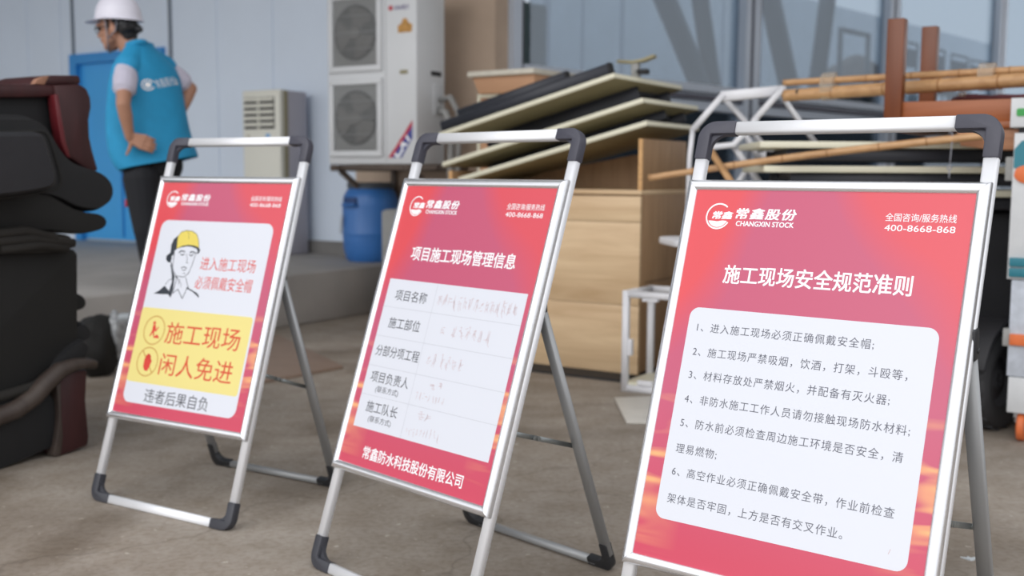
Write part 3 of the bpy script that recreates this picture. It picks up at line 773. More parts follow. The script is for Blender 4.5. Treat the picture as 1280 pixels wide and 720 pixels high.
# --- floor standing indoor air conditioner on the platform
fl = onb(308, 324, 6.98); fr_ = onb(354, 325, 6.98); W_ = (fr_ - fl).dot(AX); D_ = 0.33
T = thing('cabinet_air_conditioner', 'cream floor standing air conditioner with top louvres against pale blue wall', 'air conditioner', (fl + fr_) / 2, WY)
T.location.z = PZ; top = onb(330, 112.5, 6.98).z - PZ
b = bm_new(); add_box(b, (0, 0.05 + (D_ - .05) / 2, top / 2), (W_ - 0.004, D_ - .05, top - 0.01), bev=0.006); obj('casing', b, M_LILG, T)
b = bm_new(); add_box(b, (0, 0.02, top / 2), (W_, 0.06, top), bev=0.01); obj('front_panel', b, M_CREAM, T)
b = bm_new(); add_box(b, (W_ / 2 - .004, 0.062, top / 2), (0.014, 0.05, top - .01)); obj('edge_trim', b, M_OLIVE, T)
b = bm_new(); add_box(b, (-.02, -0.011, top - 0.20), (W_ - 0.09, 0.006, 0.28)); obj('louvre_recess', b, M_BLACK, T)
for k in range(5):
    for s in (-1, 1):
        b = bm_new(); add_box(b, (-.02 + s * (W_ - .09) / 4, -0.017, top - 0.30 + 0.055 * k), ((W_ - 0.09) / 2 - 0.01, 0.016, 0.03), Euler((0.3, 0, 0)).to_matrix()); obj('louvre', b, M_CREAM, T)
b = bm_new(); add_box(b, (-.02, -0.019, top - 0.20), (0.014, 0.02, 0.28)); obj('louvre_divider', b, M_CREAM, T)
b = bm_new(); add_box(b, (0.08, -0.0115, top - 0.42), (0.05, 0.003, 0.07)); obj('blue_sticker', b, M_SKYB, T)
b = bm_new(); add_box(b, (-0.16, -0.0115, top - 0.40), (0.04, 0.003, 0.01)); obj('name_plate', b, M_OLIVE, T)
b = bm_new(); add_box(b, (0.02, -0.012, top - 0.865), (0.09, 0.006, 0.03)); obj('control_slot', b, M_BLACK, T)

# --- blue barrel
cb = ab(onb(457, 300, 6.98).dot(AX), 7.05, PZ)
T = thing('plastic_barrel', 'blue plastic barrel with dark lid standing under the outdoor unit', 'barrel', cb, WY)
H_ = 0.66; r_ = 0.235
b = bm_new(); lathe(b, [(0, 0), (r_ * .80, 0), (r_ * .88, 0.02), (r_ * .97, 0.10), (r_ * 1.0, 0.2), (r_ * 1.0, 0.215), (r_ * 1.015, 0.225), (r_ * 1.015, .245), (r_, .255), (r_, .46), (r_ * .97, .54), (r_ * .88, .58), (r_ * .80, .605), (r_ * .78, .62), (0, .62)], 40); obj('barrel_body', b, M_BLUE, T)
b = bm_new(); lathe(b, [(r_ * .80, .608), (r_ * .83, .612), (r_ * .83, .655), (r_ * .80, H_), (0, H_)], 40); obj('lid', b, M_LID, T)
for s, x in ((1, -0.02),):
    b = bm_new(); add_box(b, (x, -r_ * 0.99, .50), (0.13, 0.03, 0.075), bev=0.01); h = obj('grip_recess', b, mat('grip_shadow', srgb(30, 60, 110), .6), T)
    b = bm_new(); tube(b, [(x - .07, -r_ * .93, .47), (x - .06, -r_ * 1.12, .475), (x + .06, -r_ * 1.12, .475), (x + .07, -r_ * .93, .47)], 0.014, 8); obj('handle', b, M_BLUE, T)
b = bm_new(); add_box(b, (-0.15, -r_ * .86, .31), (0.035, 0.012, 0.17), Euler((0, math.radians(32), math.radians(-40))).to_matrix(), bev=.003); obj('paper_label', b, M_TAPE, T)
# --- cement block next to it
cb2 = ab(onb(488, 300, 6.55).dot(AX), 6.55, PZ)
o_ = bm_new()
b = bm_new(); add_box(b, (0.05, 0.14, 0.245), (0.28, 0.28, 0.49), bev=0.012); add_box(b, (0.05, 0.14, 0.485), (0.24, 0.24, 0.02), bev=0.006)
o = obj('cement_block', b, M_CEM, None, loc=None); o.location = (cb2.x, cb2.y, 0.0); o.rotation_euler = (0, 0, WY)
A_edge = cb2.dot(AX)
o.location.z = PZ if A_edge + .2 < PA else 0.0
if o.location.z == 0.0:
    for v in o.data.vertices: v.co.z *= (onb(488, 262, 6.55).z) / 0.495
tag(o, 'rough grey cement block beside the blue barrel', 'block')
o_.free()

# ================================================================== CABINETS AND TABLE TOPS
def wood_mat(name, c0, c1, scale=3.0, stretch=(1, 1, 12), rough=0.5):
    m = bpy.data.materials.new(name); m.use_nodes = True
    nt = m.node_tree; N = nt.nodes; L = nt.links; b = N['Principled BSDF']
    tc = N.new('ShaderNodeTexCoord'); mp = N.new('ShaderNodeMapping'); mp.inputs['Scale'].default_value = stretch
    nz = N.new('ShaderNodeTexNoise'); nz.inputs['Scale'].default_value = scale; nz.inputs['Detail'].default_value = 7; nz.inputs['Distortion'].default_value = 0.8
    r = N.new('ShaderNodeValToRGB'); r.color_ramp.elements[0].position = 0.3; r.color_ramp.elements[1].position = 0.68
    r.color_ramp.elements[0].color = c0; r.color_ramp.elements[1].color = c1
    L.new(tc.outputs['Object'], mp.inputs['Vector']); L.new(mp.outputs[0], nz.inputs['Vector']); L.new(nz.outputs['Fac'], r.inputs['Fac']); L.new(r.outputs['Color'], b.inputs['Base Color'])
    b.inputs['Roughness'].default_value = rough
    return m
M_OAK = wood_mat('pale_oak_laminate', srgb(196, 164, 126), srgb(222, 194, 156), 1.6, (1, 1, 9))
M_OAKS = wood_mat('brown_oak_laminate', srgb(150, 116, 82), srgb(170, 136, 100), 2.0, (9, 9, 1))
M_CHIP = mat('raw_chipboard', srgb(204, 160, 110), 0.8, 0, 0.2, 60)
M_IVORY = mat('ivory_laminate', srgb(220, 216, 194), 0.45, 0, 0.02, 4)
M_BOXW = mat('tan_board', srgb(186, 142, 108), 0.6, 0, 0.05, 4)
M_DARKM = mat('black_steel', srgb(44, 46, 54), 0.5, 0.1)
M_WHTM = mat('white_painted_steel', srgb(226, 226, 230), 0.45)
M_GRYM = mat('pale_grey_steel', srgb(224, 224, 228), 0.45)

M_UNDER = mat('olive_underside', srgb(140, 130, 100), .7, 0, .05, 4)  # olive darkened to hold the shade under the table tops
CB = 5.335; CRA = -2.515; CLA = -4.02; CH = 1.028; CDP = 0.62
T = thing('drawer_cabinet', 'wide pale oak drawer cabinet on the floor behind the signs', 'cabinet', ab((CLA + CRA) / 2, CB, 0), WY)
cw = CRA - CLA
b = bm_new(); add_box(b, (0, CDP / 2 + .01, CH / 2 + .005), (cw, CDP - 0.02, CH - 0.03), bev=0.003); obj('carcass', b, M_OAKS, T)
b = bm_new(); add_box(b, (0, CDP / 2 - .002, CH - 0.012), (cw + 0.004, CDP + 0.01, 0.024), bev=0.002); obj('top_panel', b, M_OAK, T)
zs = [0.012, 0.395, 0.855, 0.998]
for z0, z1 in zip(zs, zs[1:]):
    b = bm_new(); add_box(b, (0, 0.0, (z0 + z1) / 2 - 0.002), (cw - 0.004, 0.02, z1 - z0 - 0.003), bev=0.001); obj('drawer_front', b, M_OAK, T)
b = bm_new(); add_box(b, (0.0, 0.05, 0.006), (cw - .03, CDP - .12, 0.012)); obj('plinth', b, M_BLACK, T)
for zz in (0.52,):
    b = bm_new(); add_box(b, (cw / 2 + 0.002, CDP / 2 + .03, zz), (0.004, CDP - .05, 0.006)); obj('side_joint', b, mat('joint_shadow_gap', srgb(110, 84, 60), .7), T)

# open cubby standing on the drawer cabinet
RB = at(798, 165, 1); 
zr = onb(802, 165, CB).z                                # top of its right panel
zl_ = 1.16
T = thing('open_cubby', 'open wooden cubby on top of the drawer cabinet under the tilted table tops', 'shelf', ab((CLA + CRA) / 2, CB, CH), WY)
al = onb(563, 215, CB).dot(AX); lx = al - (CLA + CRA) / 2; rx_ = cw / 2 - 0.012
def slantbox(x, t, h0, y0, y1, nm, m):
    b = bm_new(); add_box(b, (x, (y0 + y1) / 2, h0 / 2), (t, y1 - y0, h0), bev=0.002); return obj(nm, b, m, T)
slantbox(rx_, 0.024, zr - CH - 0.035, 0.008, 0.60, 'side_panel', M_OAKS); b = bm_new(); add_box(b, (rx_, 0.003, (zr - CH - .035) / 2), (0.024, 0.008, zr - CH - .036)); obj('raw_edge', b, M_CHIP, T)
hl = onb(563, 205, CB).z - CH - 0.04
slantbox(lx, 0.024, hl, 0.008, 0.60, 'side_panel', M_OAKS); b = bm_new(); add_box(b, (lx, 0.003, hl / 2), (0.024, 0.008, hl - .001)); obj('raw_edge', b, M_CHIP, T)
b = bm_new(); prism(b, [(lx + .012, 0), (rx_ - .012, 0), (rx_ - .012, zr - CH - .06), (lx + .012, hl - .06)], 0, 0.012, frame((0, 0.59, 0), (1, 0, 0), (0, 0, 1), (0, -1, 0))); obj('back_panel', b, M_OAKS, T)

# three tilted ivory table tops, black steel folded beneath, lying on each other
def tilted(name, label, L, R, depth, b0, legs=True, th=0.026, frame_in=(0.06, 0.06), deepframe=0.05, off=0.0):
    pl, pr = onb(L[0], L[1], b0), onb(R[0], R[1], b0)
    d = pr - pl; ln = d.length; ang = math.atan2(d.z, d.dot(AX))
    T = thing(name, label, 'table', pl, WY, 'tilted ivory table tops on the cabinet')
    Rm = Matrix.Rotation(-ang, 4, 'Y')
    def place(b, nm, m, par=T): b.transform(Rm); return obj(nm, b, m, par)
    b = bm_new(); add_box(b, (ln / 2, depth / 2, -th / 2), (ln, depth, th), bev=0.003); place(b, 'table_top', M_IVORY)
    b = bm_new(); add_box(b, (ln / 2, depth / 2, -th - 0.002), (ln - .004, depth - .004, 0.004)); place(b, 'underside_sheet', M_UNDER)  # thin sheet added to carry the underside's shade as colour
    for y in (0.40, depth - 0.09) if legs else ():
        b = bm_new(); tube(b, [(0.08, y, -th - deepframe / 2), (ln - frame_in[1], y, -th - deepframe / 2)], 1, sq=(0.03, deepframe)); place(b, 'folded_leg', M_DARKM)
    if legs: b = bm_new(); add_box(b, (ln / 2 - .02, depth / 2 + .18, -th - .012), (ln * .84, depth - .55, 0.022)); place(b, 'under_frame', M_DARKM)
    for x in (ln * .12, ln * .86) if legs else ():
        b = bm_new(); tube(b, [(x, 0.40, -th - deepframe / 2), (x, depth - .09, -th - deepframe / 2)], 1, sq=(0.03, deepframe * .9)); place(b, 'cross_tube', M_DARKM)
    return T, Rm, ln, ang
def depth_to(R, B, b0):
    p = onb(R[0], R[1], b0); best = None
    for k in range(20, 160):
        d = k / 100; q = p + NX * d; qq = (q - CAM); dd = qq.dot(FWD); x = 640 + F_PX * qq.dot(rx) / dd
        if best is None or abs(x - B) < best[0]: best = (abs(x - B), d)
    return best[1]
TT = [('lowest ivory table top tilted on the cubby, its right end on the wooden side panel', (572, 222), (808, 150.5), 873, 5.31),
      ('middle ivory table top of the tilted pile, sandwiched between two black frames', (552, 203), (803, 122), 872, 5.31),
      ('topmost ivory table top of the tilted pile, black steel legs lying on it', (548, 166), (767, 91), 852, 5.31)]
for i, (lb, L, R, B, b0) in enumerate(TT):
    r_t = tilted('folding_table', lb, L, R, min(0.95, depth_to(R, B, b0)), b0, deepframe=(0.02, 0.055, 0.085)[i], legs=i > 0)
T, Rm, ln, ang_t = r_t
# two black folded steel legs lying on the top one
for (x0_, x1_, y, up, lab) in ((0.02, ln - 0.03, 0.035, 0.034, 'long black steel leg lying along the front of the topmost ivory table top'), (-0.02, ln * .64, 0.30, 0.135, 'shorter black steel leg lying behind on the topmost ivory table top')):
    t2 = thing('black_steel_bar', lab, 'steel bar', T.location, WY, 'black steel legs on the tilted table top')
    b = bm_new(); tube(b, [(x0_, y, up), (x1_, y, up)], 1, sq=(0.05, 0.062)); 
    if up > .05: tube(b, [(x0_ + .03, y, up), (x0_ + .03, y, 0.002)], 1, sq=(0.04, 0.03)); tube(b, [(x1_ - .1, y, up), (x1_ - .1, y, 0.002)], 1, sq=(0.04, 0.03))
    b.transform(Rm); obj('leg_tube', b, M_DARKM, t2)
    b = bm_new(); add_box(b, (x1_ + .004, y, up), (0.012, 0.054, 0.066), bev=.003); b.transform(Rm); obj('end_cap', b, M_BLACK, t2)
# small bracket foot standing on the topmost top, at its back
pb = at(795, 91, 6.25); bz = T.location.z + (pb.dot(AX) - T.location.dot(AX)) * math.tan(ang_t)
T = thing('bracket_foot', 'small grey T shaped steel foot standing behind the topmost tilted table top', 'bracket', (pb.x, pb.y, pb.z - 0.01), WY)
k = 6.25 / F_PX
b = bm_new(); tube(b, [(-24 * k, 0, 17 * k), (-4 * k, 0, 15 * k), (10 * k, 0, 16.5 * k), (25 * k, 0, 21 * k)], 1, sq=(0.05, 0.018)); obj('cross_piece', b, M_OLIVE, T)
b = bm_new(); tube(b, [(-1 * k, 0, 15 * k), (0, 0, bz - pb.z + 0.012)], 1, sq=(0.04, 0.045)); obj('stem', b, M_CEM, T)
b = bm_new(); add_box(b, (8 * k, 0.0, 3 * k), (0.08, 0.04, 0.03), bev=.004); obj('bolt_block', b, M_BLACK, T)

# boxes behind the pile: tall tan cupboard, and a drawer box with a pale top standing on it
q0, q1 = onb(598, 118, 6.36), onb(664, 112, 6.36)
hq = onb(630, 117, 6.36).z
T = thing('tan_cupboard', 'tan cupboard with pale edges standing behind the tilted table tops', 'cupboard', ab((q0.dot(AX) + q1.dot(AX)) / 2, 6.36, 0), WY)
wq = q1.dot(AX) - q0.dot(AX)
b = bm_new(); add_box(b, (0, 0.24, hq / 2), (wq, 0.48, hq - 0.005), bev=.003); obj('carcass', b, M_BOXW, T)
for c, s in (((0, -0.005, hq - .012), (wq, 0.02, 0.024)), ((-wq / 2 + .01, -0.005, hq / 2), (0.02, 0.02, hq - .05))):
    b = bm_new(); add_box(b, c, s, bev=.002); obj('pale_edging', b, M_IVORY, T)
b = bm_new(); add_box(b, (0.01, -0.003, hq / 2 - .02), (wq - .05, 0.014, hq - .07), bev=.002); obj('door', b, M_BOXW, T)
e0, e1 = onb(586, 100, 6.30), onb(669, 86, 6.30); zt = (onb(586, 97, 6.30).z + onb(668, 84, 6.30).z) / 2 + .01
wl = e1.dot(AX) - e0.dot(AX)
T = thing('drawer_box', 'tan drawer box with a pale slab top, highest thing behind the tilted pile', 'box', ab((e0.dot(AX) + e1.dot(AX)) / 2, 6.30, hq), WY - 0.06)
hb = zt - hq
b = bm_new(); prism(b, [(-wl / 2 + .07, 0), (wl / 2 - .01, 0), (wl / 2 - .004, hb - .03), (-wl / 2 + .01, hb - .03)], 0, 0.5, frame((0, 0.51, 0), (1, 0, 0), (0, 0, 1), (0, -1, 0)), bev=.003); obj('box_body', b, M_BOXW, T)
b = bm_new(); add_box(b, (0, 0.26, hb - .012), (wl + .02, 0.56, 0.036), bev=.003); obj('slab_top', b, mat('dusty_cream_top', srgb(206, 200, 186), .7, 0, .08, 14), T)

# white steel stand on the floor in front of the cabinet's corner
g = atz(775.5, 488.5)
T = thing('white_stand', 'white steel cube stand on the floor at the oak cabinet corner', 'stand', g, WY)
sw, sd, sh = 0.42, 0.34, onb(775, 363, g.dot(NX)).z; t_ = 0.034
def bar(a_, c_, nm='frame_bar'): 
    b = bm_new(); tube(b, [a_, c_], 1, sq=(t_, t_)); obj(nm, b, M_WHTM, T)
h_ = t_ / 2
for x in (h_, sw - h_):
    for y in (h_, sd - h_): bar((x, y, 0), (x, y, sh), 'leg')
for z in (h_, sh - h_):
    bar((t_, h_, z), (sw - t_, h_, z)); bar((t_, sd - h_, z), (sw - t_, sd - h_, z)); bar((h_, t_, z), (h_, sd - t_, z)); bar((sw - h_, t_, z), (sw - h_, sd - t_, z))
b = bm_new(); add_box(b, (sw / 2, sd / 2, t_ + .008), (sw - t_, sd - t_, 0.014)); obj('base_shelf', b, M_IVORY, T)
for c, s in (((t_ + .011, h_, sh * .44), (0.022, 0.03, 0.085)), ((t_ + .10, h_, t_ + .016), (0.085, 0.03, 0.026)), ((t_ + .12, h_, sh - t_ - .008), (0.085, 0.03, 0.014))):
    b = bm_new(); add_box(b, c, s, bev=.003); obj('fixing_lug', b, M_WHTM, T)

# pale tile on the floor
pts = [atz(768, 499.5), atz(822, 497.5), atz(830, 531), atz(783, 530)]
b = bm_new(); prism(b, [(p.x, p.y) for p in pts], 0.001, 0.011, bev=.002); o = obj('floor_tile', b, M_CARD if False else mat('off_white_tile', srgb(206, 202, 194), .5, 0, .06, 9), None)
tag(o, 'loose off white tile lying on the concrete in front of the white stand', 'tile')
# brown board on the floor behind the far sign
pts = [atz(429, 461), atz(386, 469), atz(322, 481), atz(296, 452), atz(347, 421)]
b = bm_new(); prism(b, [(p.x, p.y) for p in pts], 0.001, 0.018, bev=.002); o = obj('brown_board', b, mat('brown_hardboard', srgb(140, 120, 106), .6, 0, .08, 5), None)
tag(o, 'brown hardboard sheet lying on the floor behind the farthest sign', 'board')

# white round cornered table, seen at its left corner beside the nearest sign
pc = at(842, 303, 4.9)
T = thing('white_table', 'white round cornered table peeking out left of the nearest sign', 'table', (pc.x + 0.33, pc.y + 0.22, 0), 0.12)
zt_ = at(840, 306, 4.8).z
b = bm_new(); prism(b, rrect(-0.34, -0.22, 0.34, 0.22, 0.10, 8), zt_ - 0.02, zt_ + 0.012, bev=.007, seg=3); obj('table_top', b, M_WHTM, T)
for x in (.12, .28):
    for y in (-.15, .15):
        b = bm_new(); tube(b, [(x, y, 0), (x, y, zt_ - .02)], 0.014, 10); obj('leg', b, M_WHTM, T)

# ================================================================== THE MAN IN THE BLUE VEST
M_SKIN = mat('skin', srgb(172, 126, 102), 0.55, 0, 0.04, 20)
M_HAIR = mat('black_hair', srgb(28, 26, 28), 0.6)
M_VEST = mat('cyan_vest_cloth', srgb(34, 146, 194), 0.75, 0, 0.05, 14, 0.1)
M_SHIRT = mat('lilac_shirt_cloth', srgb(196, 192, 208), 0.8, 0, 0.04, 20)
M_TROUS = mat('black_trouser_cloth', srgb(15, 17, 24), 0.8, 0, 0.1, 20)
M_HELM = mat('white_helmet_shell', srgb(226, 224, 236), 0.35)
M_STRAP = mat('grey_strap', srgb(150, 152, 162), 0.7)

def capsule(bm, p, q, r0, r1, n=14, squash=None):
    """tapered rounded limb from p to q"""
    p, q = Vector(p), Vector(q); d = q - p; L = d.length
    z = d.normalized() if L > 1e-6 else Vector((0, 0, 1))
    a = Vector((0, 1, 0)) if abs(z.y) < 0.9 else Vector((1, 0, 0))
    x = (a - z * a.dot(z)).normalized(); y = z.cross(x)
    prof = [(r0 * math.sin(t), -r0 * math.cos(t)) for t in [PI / 2 * k / 5 for k in range(6)]] + [(r1 * math.cos(t), L + r1 * math.sin(t)) for t in [PI / 2 * k / 5 for k in range(6)]]
    prof[0] = (0, -r0); prof[-1] = (0, L + r1)
    lathe(bm, prof, n, frame(p, x, y, z))
def ell(bm, c, rad, rot=None):
    r = bmesh.ops.create_icosphere(bm, subdivisions=3, radius=1.0)
    mt = Matrix.Translation(Vector(c)) @ (rot if rot is not None else Matrix.Identity(4)) @ Matrix.Diagonal((rad[0], rad[1], rad[2], 1))
    bmesh.ops.transform(bm, matrix=mt, verts=r['verts'])
def remeshed(bm, name, m, parent, voxel=0.008, it=6, fac=0.5):
    me = bpy.data.meshes.new('tmp'); bm.to_mesh(me); bm.free()
    o = bpy.data.objects.new('tmp', me); COL.objects.link(o)
    r = o.modifiers.new('r', 'REMESH'); r.mode = 'VOXEL'; r.voxel_size = voxel; r.use_smooth_shade = True
    s = o.modifiers.new('s', 'SMOOTH'); s.iterations = it; s.factor = fac
    dg = bpy.context.evaluated_depsgraph_get(); dg.update()
    me2 = bpy.data.meshes.new_from_object(o.evaluated_get(dg)); me2.name = name
    bpy.data.objects.remove(o); bpy.data.meshes.remove(me)
    me2.materials.clear()
    for f in me2.polygons: f.use_smooth = True
    return link(name, me2, m, parent)

PD = 6.62
S_ = PD / F_PX                                   # metres per photo pixel at his distance
gp = at(194, 300, PD)
MAN = thing('person', 'man in white hard hat and blue vest, hands on hips, before the blue door', 'person', (gp.x, gp.y, PZ), 0)
def pp(px, py, dy=0.0):
    """his own frame: pixel at a depth offset (metres away from the viewer)"""
    q = at(px, py, PD + dy); return Vector((q.x - gp.x, q.y - gp.y, q.z - PZ))
# --- joints (facing left and slightly away; trunk leaning forward)
hips = pp(188, 222, 0.02); neck = pp(168, 64, 0.0); head = pp(143, 35, 0.0)
shL, shR = pp(158, 84, -0.13), pp(208, 88, 0.17)
elL, wrL = pp(154, 130, -0.27), pp(162, 171, -0.22)
elR, wrR = pp(238, 111, 0.26), pp(222, 149, 0.15)
# face frame: looking left, a little away and down
fx = Vector((-0.965, 0.24, -0.10)).normalized(); fz = Vector((-0.10, 0, 1)); fz = (fz - fx * fz.dot(fx)).normalized(); fy = fz.cross(fx)   # fy: his left, towards the viewer
HF = Matrix((fx, fy, fz)).transposed()
def hp_(x, y, z): return head + HF @ Vector((x, y, z))
def bodymesh():
    b = bm_new()
    R4 = HF.to_4x4()
    ell(b, hp_(-0.026, 0, 0.035), (0.108, 0.080, 0.108), R4)           # skull
    ell(b, hp_(0.026, 0, -0.045), (0.068, 0.062, 0.082), R4)           # face
    capsule(b, hp_(0.050, 0.0, -0.104), hp_(0.060, 0.0, -0.106), 0.026, 0.024)   # chin
    for s in (-1, 1):
        capsule(b, hp_(0.0, s * 0.056, -0.072), hp_(0.050, s * 0.022, -0.104), 0.024, 0.022)   # jaw
        capsule(b, hp_(0.062, s * 0.034, -0.030), hp_(0.048, s * 0.052, -0.030), 0.020, 0.018)  # cheekbone
        ell(b, hp_(-0.040, s * 0.082, -0.018), (0.022, 0.010, 0.032), R4)   # ear
        ell(b, hp_(-0.026, s * 0.080, -0.020), (0.008, 0.008, 0.016), R4)
    capsule(b, hp_(0.090, 0, 0.004), hp_(0.110, 0, -0.034), 0.009, 0.013)   # nose
    for s in (-1, 1): capsule(b, hp_(0.100, s * .009, -0.037), hp_(0.094, s * .012, -0.038), 0.008, 0.008)
    capsule(b, hp_(0.086, -0.015, -0.064), hp_(0.086, 0.015, -0.064), 0.010, 0.010)   # lips
    capsule(b, hp_(0.082, -0.012, -0.076), hp_(0.082, 0.012, -0.076), 0.009, 0.009)
    capsule(b, hp_(0.080, -0.040, 0.024), hp_(0.080, 0.040, 0.024), 0.014, 0.014)     # brow
    capsule(b, hp_(-0.05, 0, -0.06), neck + Vector((0.01, 0, -0.04)), 0.058, 0.062)
    # trunk
    chest = neck.lerp(hips, 0.35); waist = neck.lerp(hips, 0.70)
    capsule(b, neck + Vector((0, 0, -0.08)), chest, 0.09, 0.13); capsule(b, chest, waist, 0.13, 0.12); capsule(b, waist, hips, 0.115, 0.10)
    capsule(b, neck + Vector((0, 0, -0.05)), shL, 0.055, 0.06); capsule(b, neck + Vector((0, 0, -0.05)), shR, 0.055, 0.06)
    for sh, el, wr in ((shL, elL, wrL), (shR, elR, wrR)):
        capsule(b, sh, el, 0.056, 0.041); capsule(b, el, el.lerp(wr, 0.35), 0.041, 0.040); capsule(b, el.lerp(wr, 0.35), wr, 0.040, 0.027)
    # left hand on the hip: palm, four fingers back along the waist, thumb forward and down
    def hand(wr, d, nrm, side):
        d = d.normalized(); nrm = (nrm - d * nrm.dot(d)).normalized(); t = d.cross(nrm) * side
        palm = wr + d * 0.045
        for k in range(4):
            o = t * (0.035 - 0.0235 * k)
            capsule(b, wr + t * (0.016 - 0.010 * k), wr + d * 0.085 + o, 0.015, 0.0135)
            ln = (0.066, 0.074, 0.068, 0.052)[k]
            base = wr + d * 0.085 + o; m1 = base + d * ln * 0.5 + nrm * -0.006; m2 = m1 + d * ln * 0.42 + nrm * -0.018
            capsule(b, base, m1, 0.0112, 0.0102); capsule(b, m1, m2, 0.0102, 0.0088)
        th0 = wr + d * 0.022 + t * 0.026; th1 = th0 + t * 0.046 + d * 0.002; th2 = th1 + t * 0.032 - d * 0.004 - nrm * 0.004
        capsule(b, wr + t * .012, th0, 0.017, 0.015); capsule(b, th0, th1, 0.014, 0.0105); capsule(b, th1, th2, 0.0105, 0.008)
    hand(wrL, pp(187, 181, -0.205) - wrL, Vector((-0.1, -1, 0.1)), 1)
    hand(wrR, pp(208, 158, 0.02) - wrR, Vector((0.6, 0.8, 0.1)), 1)
    # legs
    for hx, kn, an in ((pp(176, 228, -0.07), pp(184, 288, -0.10), pp(193, 350, -0.05)), (pp(202, 228, 0.10), pp(208, 290, 0.10), pp(212, 349, 0.14))):
        capsule(b, hx, kn, 0.072, 0.056); capsule(b, kn, kn.lerp(an, .35), 0.054, 0.052); capsule(b, kn.lerp(an, .35), an, 0.052, 0.034)
    return b
body = remeshed(bodymesh(), 'body', M_SKIN, MAN, 0.0044, 3)
# --- hair: cap below the helmet, behind the ears and at the nape
b = bm_new()
ell(b, hp_(-0.062, 0, 0.034), (0.088, 0.084, 0.096), HF.to_4x4())
capsule(b, hp_(-0.108, -0.045, -0.015), hp_(-0.108, 0.045, -0.015), 0.036, 0.036); capsule(b, hp_(-0.098, -0.03, -0.06), hp_(-0.098, 0.03, -0.06), 0.028, 0.028)
for s in (-1, 1): capsule(b, hp_(-0.012, s * .070, 0.03), hp_(-0.008, s * .072, -0.010), 0.014, 0.006); capsule(b, hp_(-0.075, s * .062, 0.01), hp_(-0.085, s * .058, -0.040), 0.028, 0.018)
remeshed(b, 'hair', M_HAIR, MAN, 0.006, 3)
# --- glasses
b = bm_new()
def ringat(c, r, ax):
    P = [c + (HF @ (Vector((0, math.cos(t) * r * 1.15, math.sin(t) * r)))) for t in [2 * PI * k / 18 for k in range(19)]]
    tube(b, P, 0.0026, 6, caps=False)
for s in (-1, 1):
    ringat(hp_(0.095, s * 0.034, -0.002), 0.021, fx); tube(b, [hp_(0.093, s * 0.060, 0.004), hp_(0.06, s * 0.078, 0.003), hp_(-0.012, s * 0.083, 0.0)], 0.0032, 6)
tube(b, [hp_(0.095, -0.012, 0.0), hp_(0.102, 0, 0.003), hp_(0.095, 0.012, 0.0)], 0.0025, 6)
obj('glasses', b, M_BLACK, MAN)
b = bm_new()
for s in (-1, 1): ell(b, hp_(0.083, s * .033, 0.0), (0.012, 0.013, 0.009), HF.to_4x4())
obj('eyes', b, mat('eye_dark', srgb(60, 48, 44), .3), MAN)
# --- helmet: lofted shell, ribs, brim with peak, chin strap, rear adjuster
b = bm_new()
def hfm(o): return frame(o, fx, fy, fz)
hc = hp_(-0.036, 0, 0.052); tl_ = Matrix.Rotation(math.radians(-4), 4, Vector((0, 1, 0)))
prof = [(math.cos(t), math.sin(t)) for t in [PI / 2 * k / 12 for k in range(13)]]
bb = bmesh.new(); rows = []
for c_, s_ in prof:
    rows.append([bb.verts.new((0.142 * c_ ** .82 * math.cos(a), 0.118 * c_ ** .82 * math.sin(a), 0.145 * s_)) for a in [2 * PI * k / 40 for k in range(40)]] if c_ > 0.01 else [bb.verts.new((0, 0, 0.145))])
for i in range(len(rows) - 1):
    for k in range(40):
        k2 = (k + 1) % 40
        if len(rows[i + 1]) == 1: bb.faces.new((rows[i][k], rows[i][k2], rows[i + 1][0]))
        else: bb.faces.new((rows[i][k], rows[i][k2], rows[i + 1][k2], rows[i + 1][k]))
# brim: flares out, longest at the peak
br = []
for k in range(40):
    a = 2 * PI * k / 40; pk = max(0, math.cos(a)) ** 3
    e = 0.014 + 0.060 * pk
    br.append((bb.verts.new(((0.142 + e) * math.cos(a), (0.118 + e * .9) * math.sin(a), -0.012 - 0.006 * pk - 0.012 * max(0, -math.cos(a)))), bb.verts.new((0.128 * math.cos(a), 0.104 * math.sin(a), -0.014))))
for k in range(40):
    k2 = (k + 1) % 40
    bb.faces.new((br[k][0], br[k2][0], rows[0][k2], rows[0][k])); bb.faces.new((br[k][1], br[k2][1], br[k2][0], br[k][0]))
bmesh.ops.recalc_face_normals(bb, faces=bb.faces[:])
merge(b, bb, hfm(hc) @ tl_)
for y in (-0.03, 0.0, 0.03):
    P = [(0.138 * math.cos(t) * (1 - abs(y)), y, 0.148 * math.sin(t) - abs(y) * .12) for t in [math.radians(20 + 140 * k / 14) for k in range(15)]]
    bt = bmesh.new(); tube(bt, P, 0.007, 8); merge(b, bt, hfm(hc) @ tl_)
obj('hard_hat', b, M_HELM, MAN, smooth=50)
b = bm_new()
for s in (-1, 1):
    tube(b, [hp_(-0.004, s * 0.094, 0.05), hp_(-0.004, s * 0.088, -0.01), hp_(0.006, s * 0.076, -0.07), hp_(0.034, s * 0.042, -0.118), hp_(0.056, 0.0, -0.136)], 1, sq=(0.018, 0.004))
    tube(b, [hp_(-0.085, s * 0.090, 0.04), hp_(-0.064, s * 0.088, -0.03), hp_(0.004, s * 0.080, -0.075)], 1, sq=(0.014, 0.004))
obj('chin_strap', b, M_STRAP, MAN)
b = bm_new(); tube(b, [hp_(-0.095, -0.088, 0.01), hp_(-0.146, -0.04, -0.012), hp_(-0.152, 0, -0.02), hp_(-0.146, 0.04, -0.012), hp_(-0.095, 0.088, 0.01)], 1, sq=(0.010, 0.03)); capsule(b, hp_(-0.150, 0, -0.022), hp_(-0.172, 0, -0.030), 0.022, 0.018); obj('headband', b, M_BLKPL, MAN)
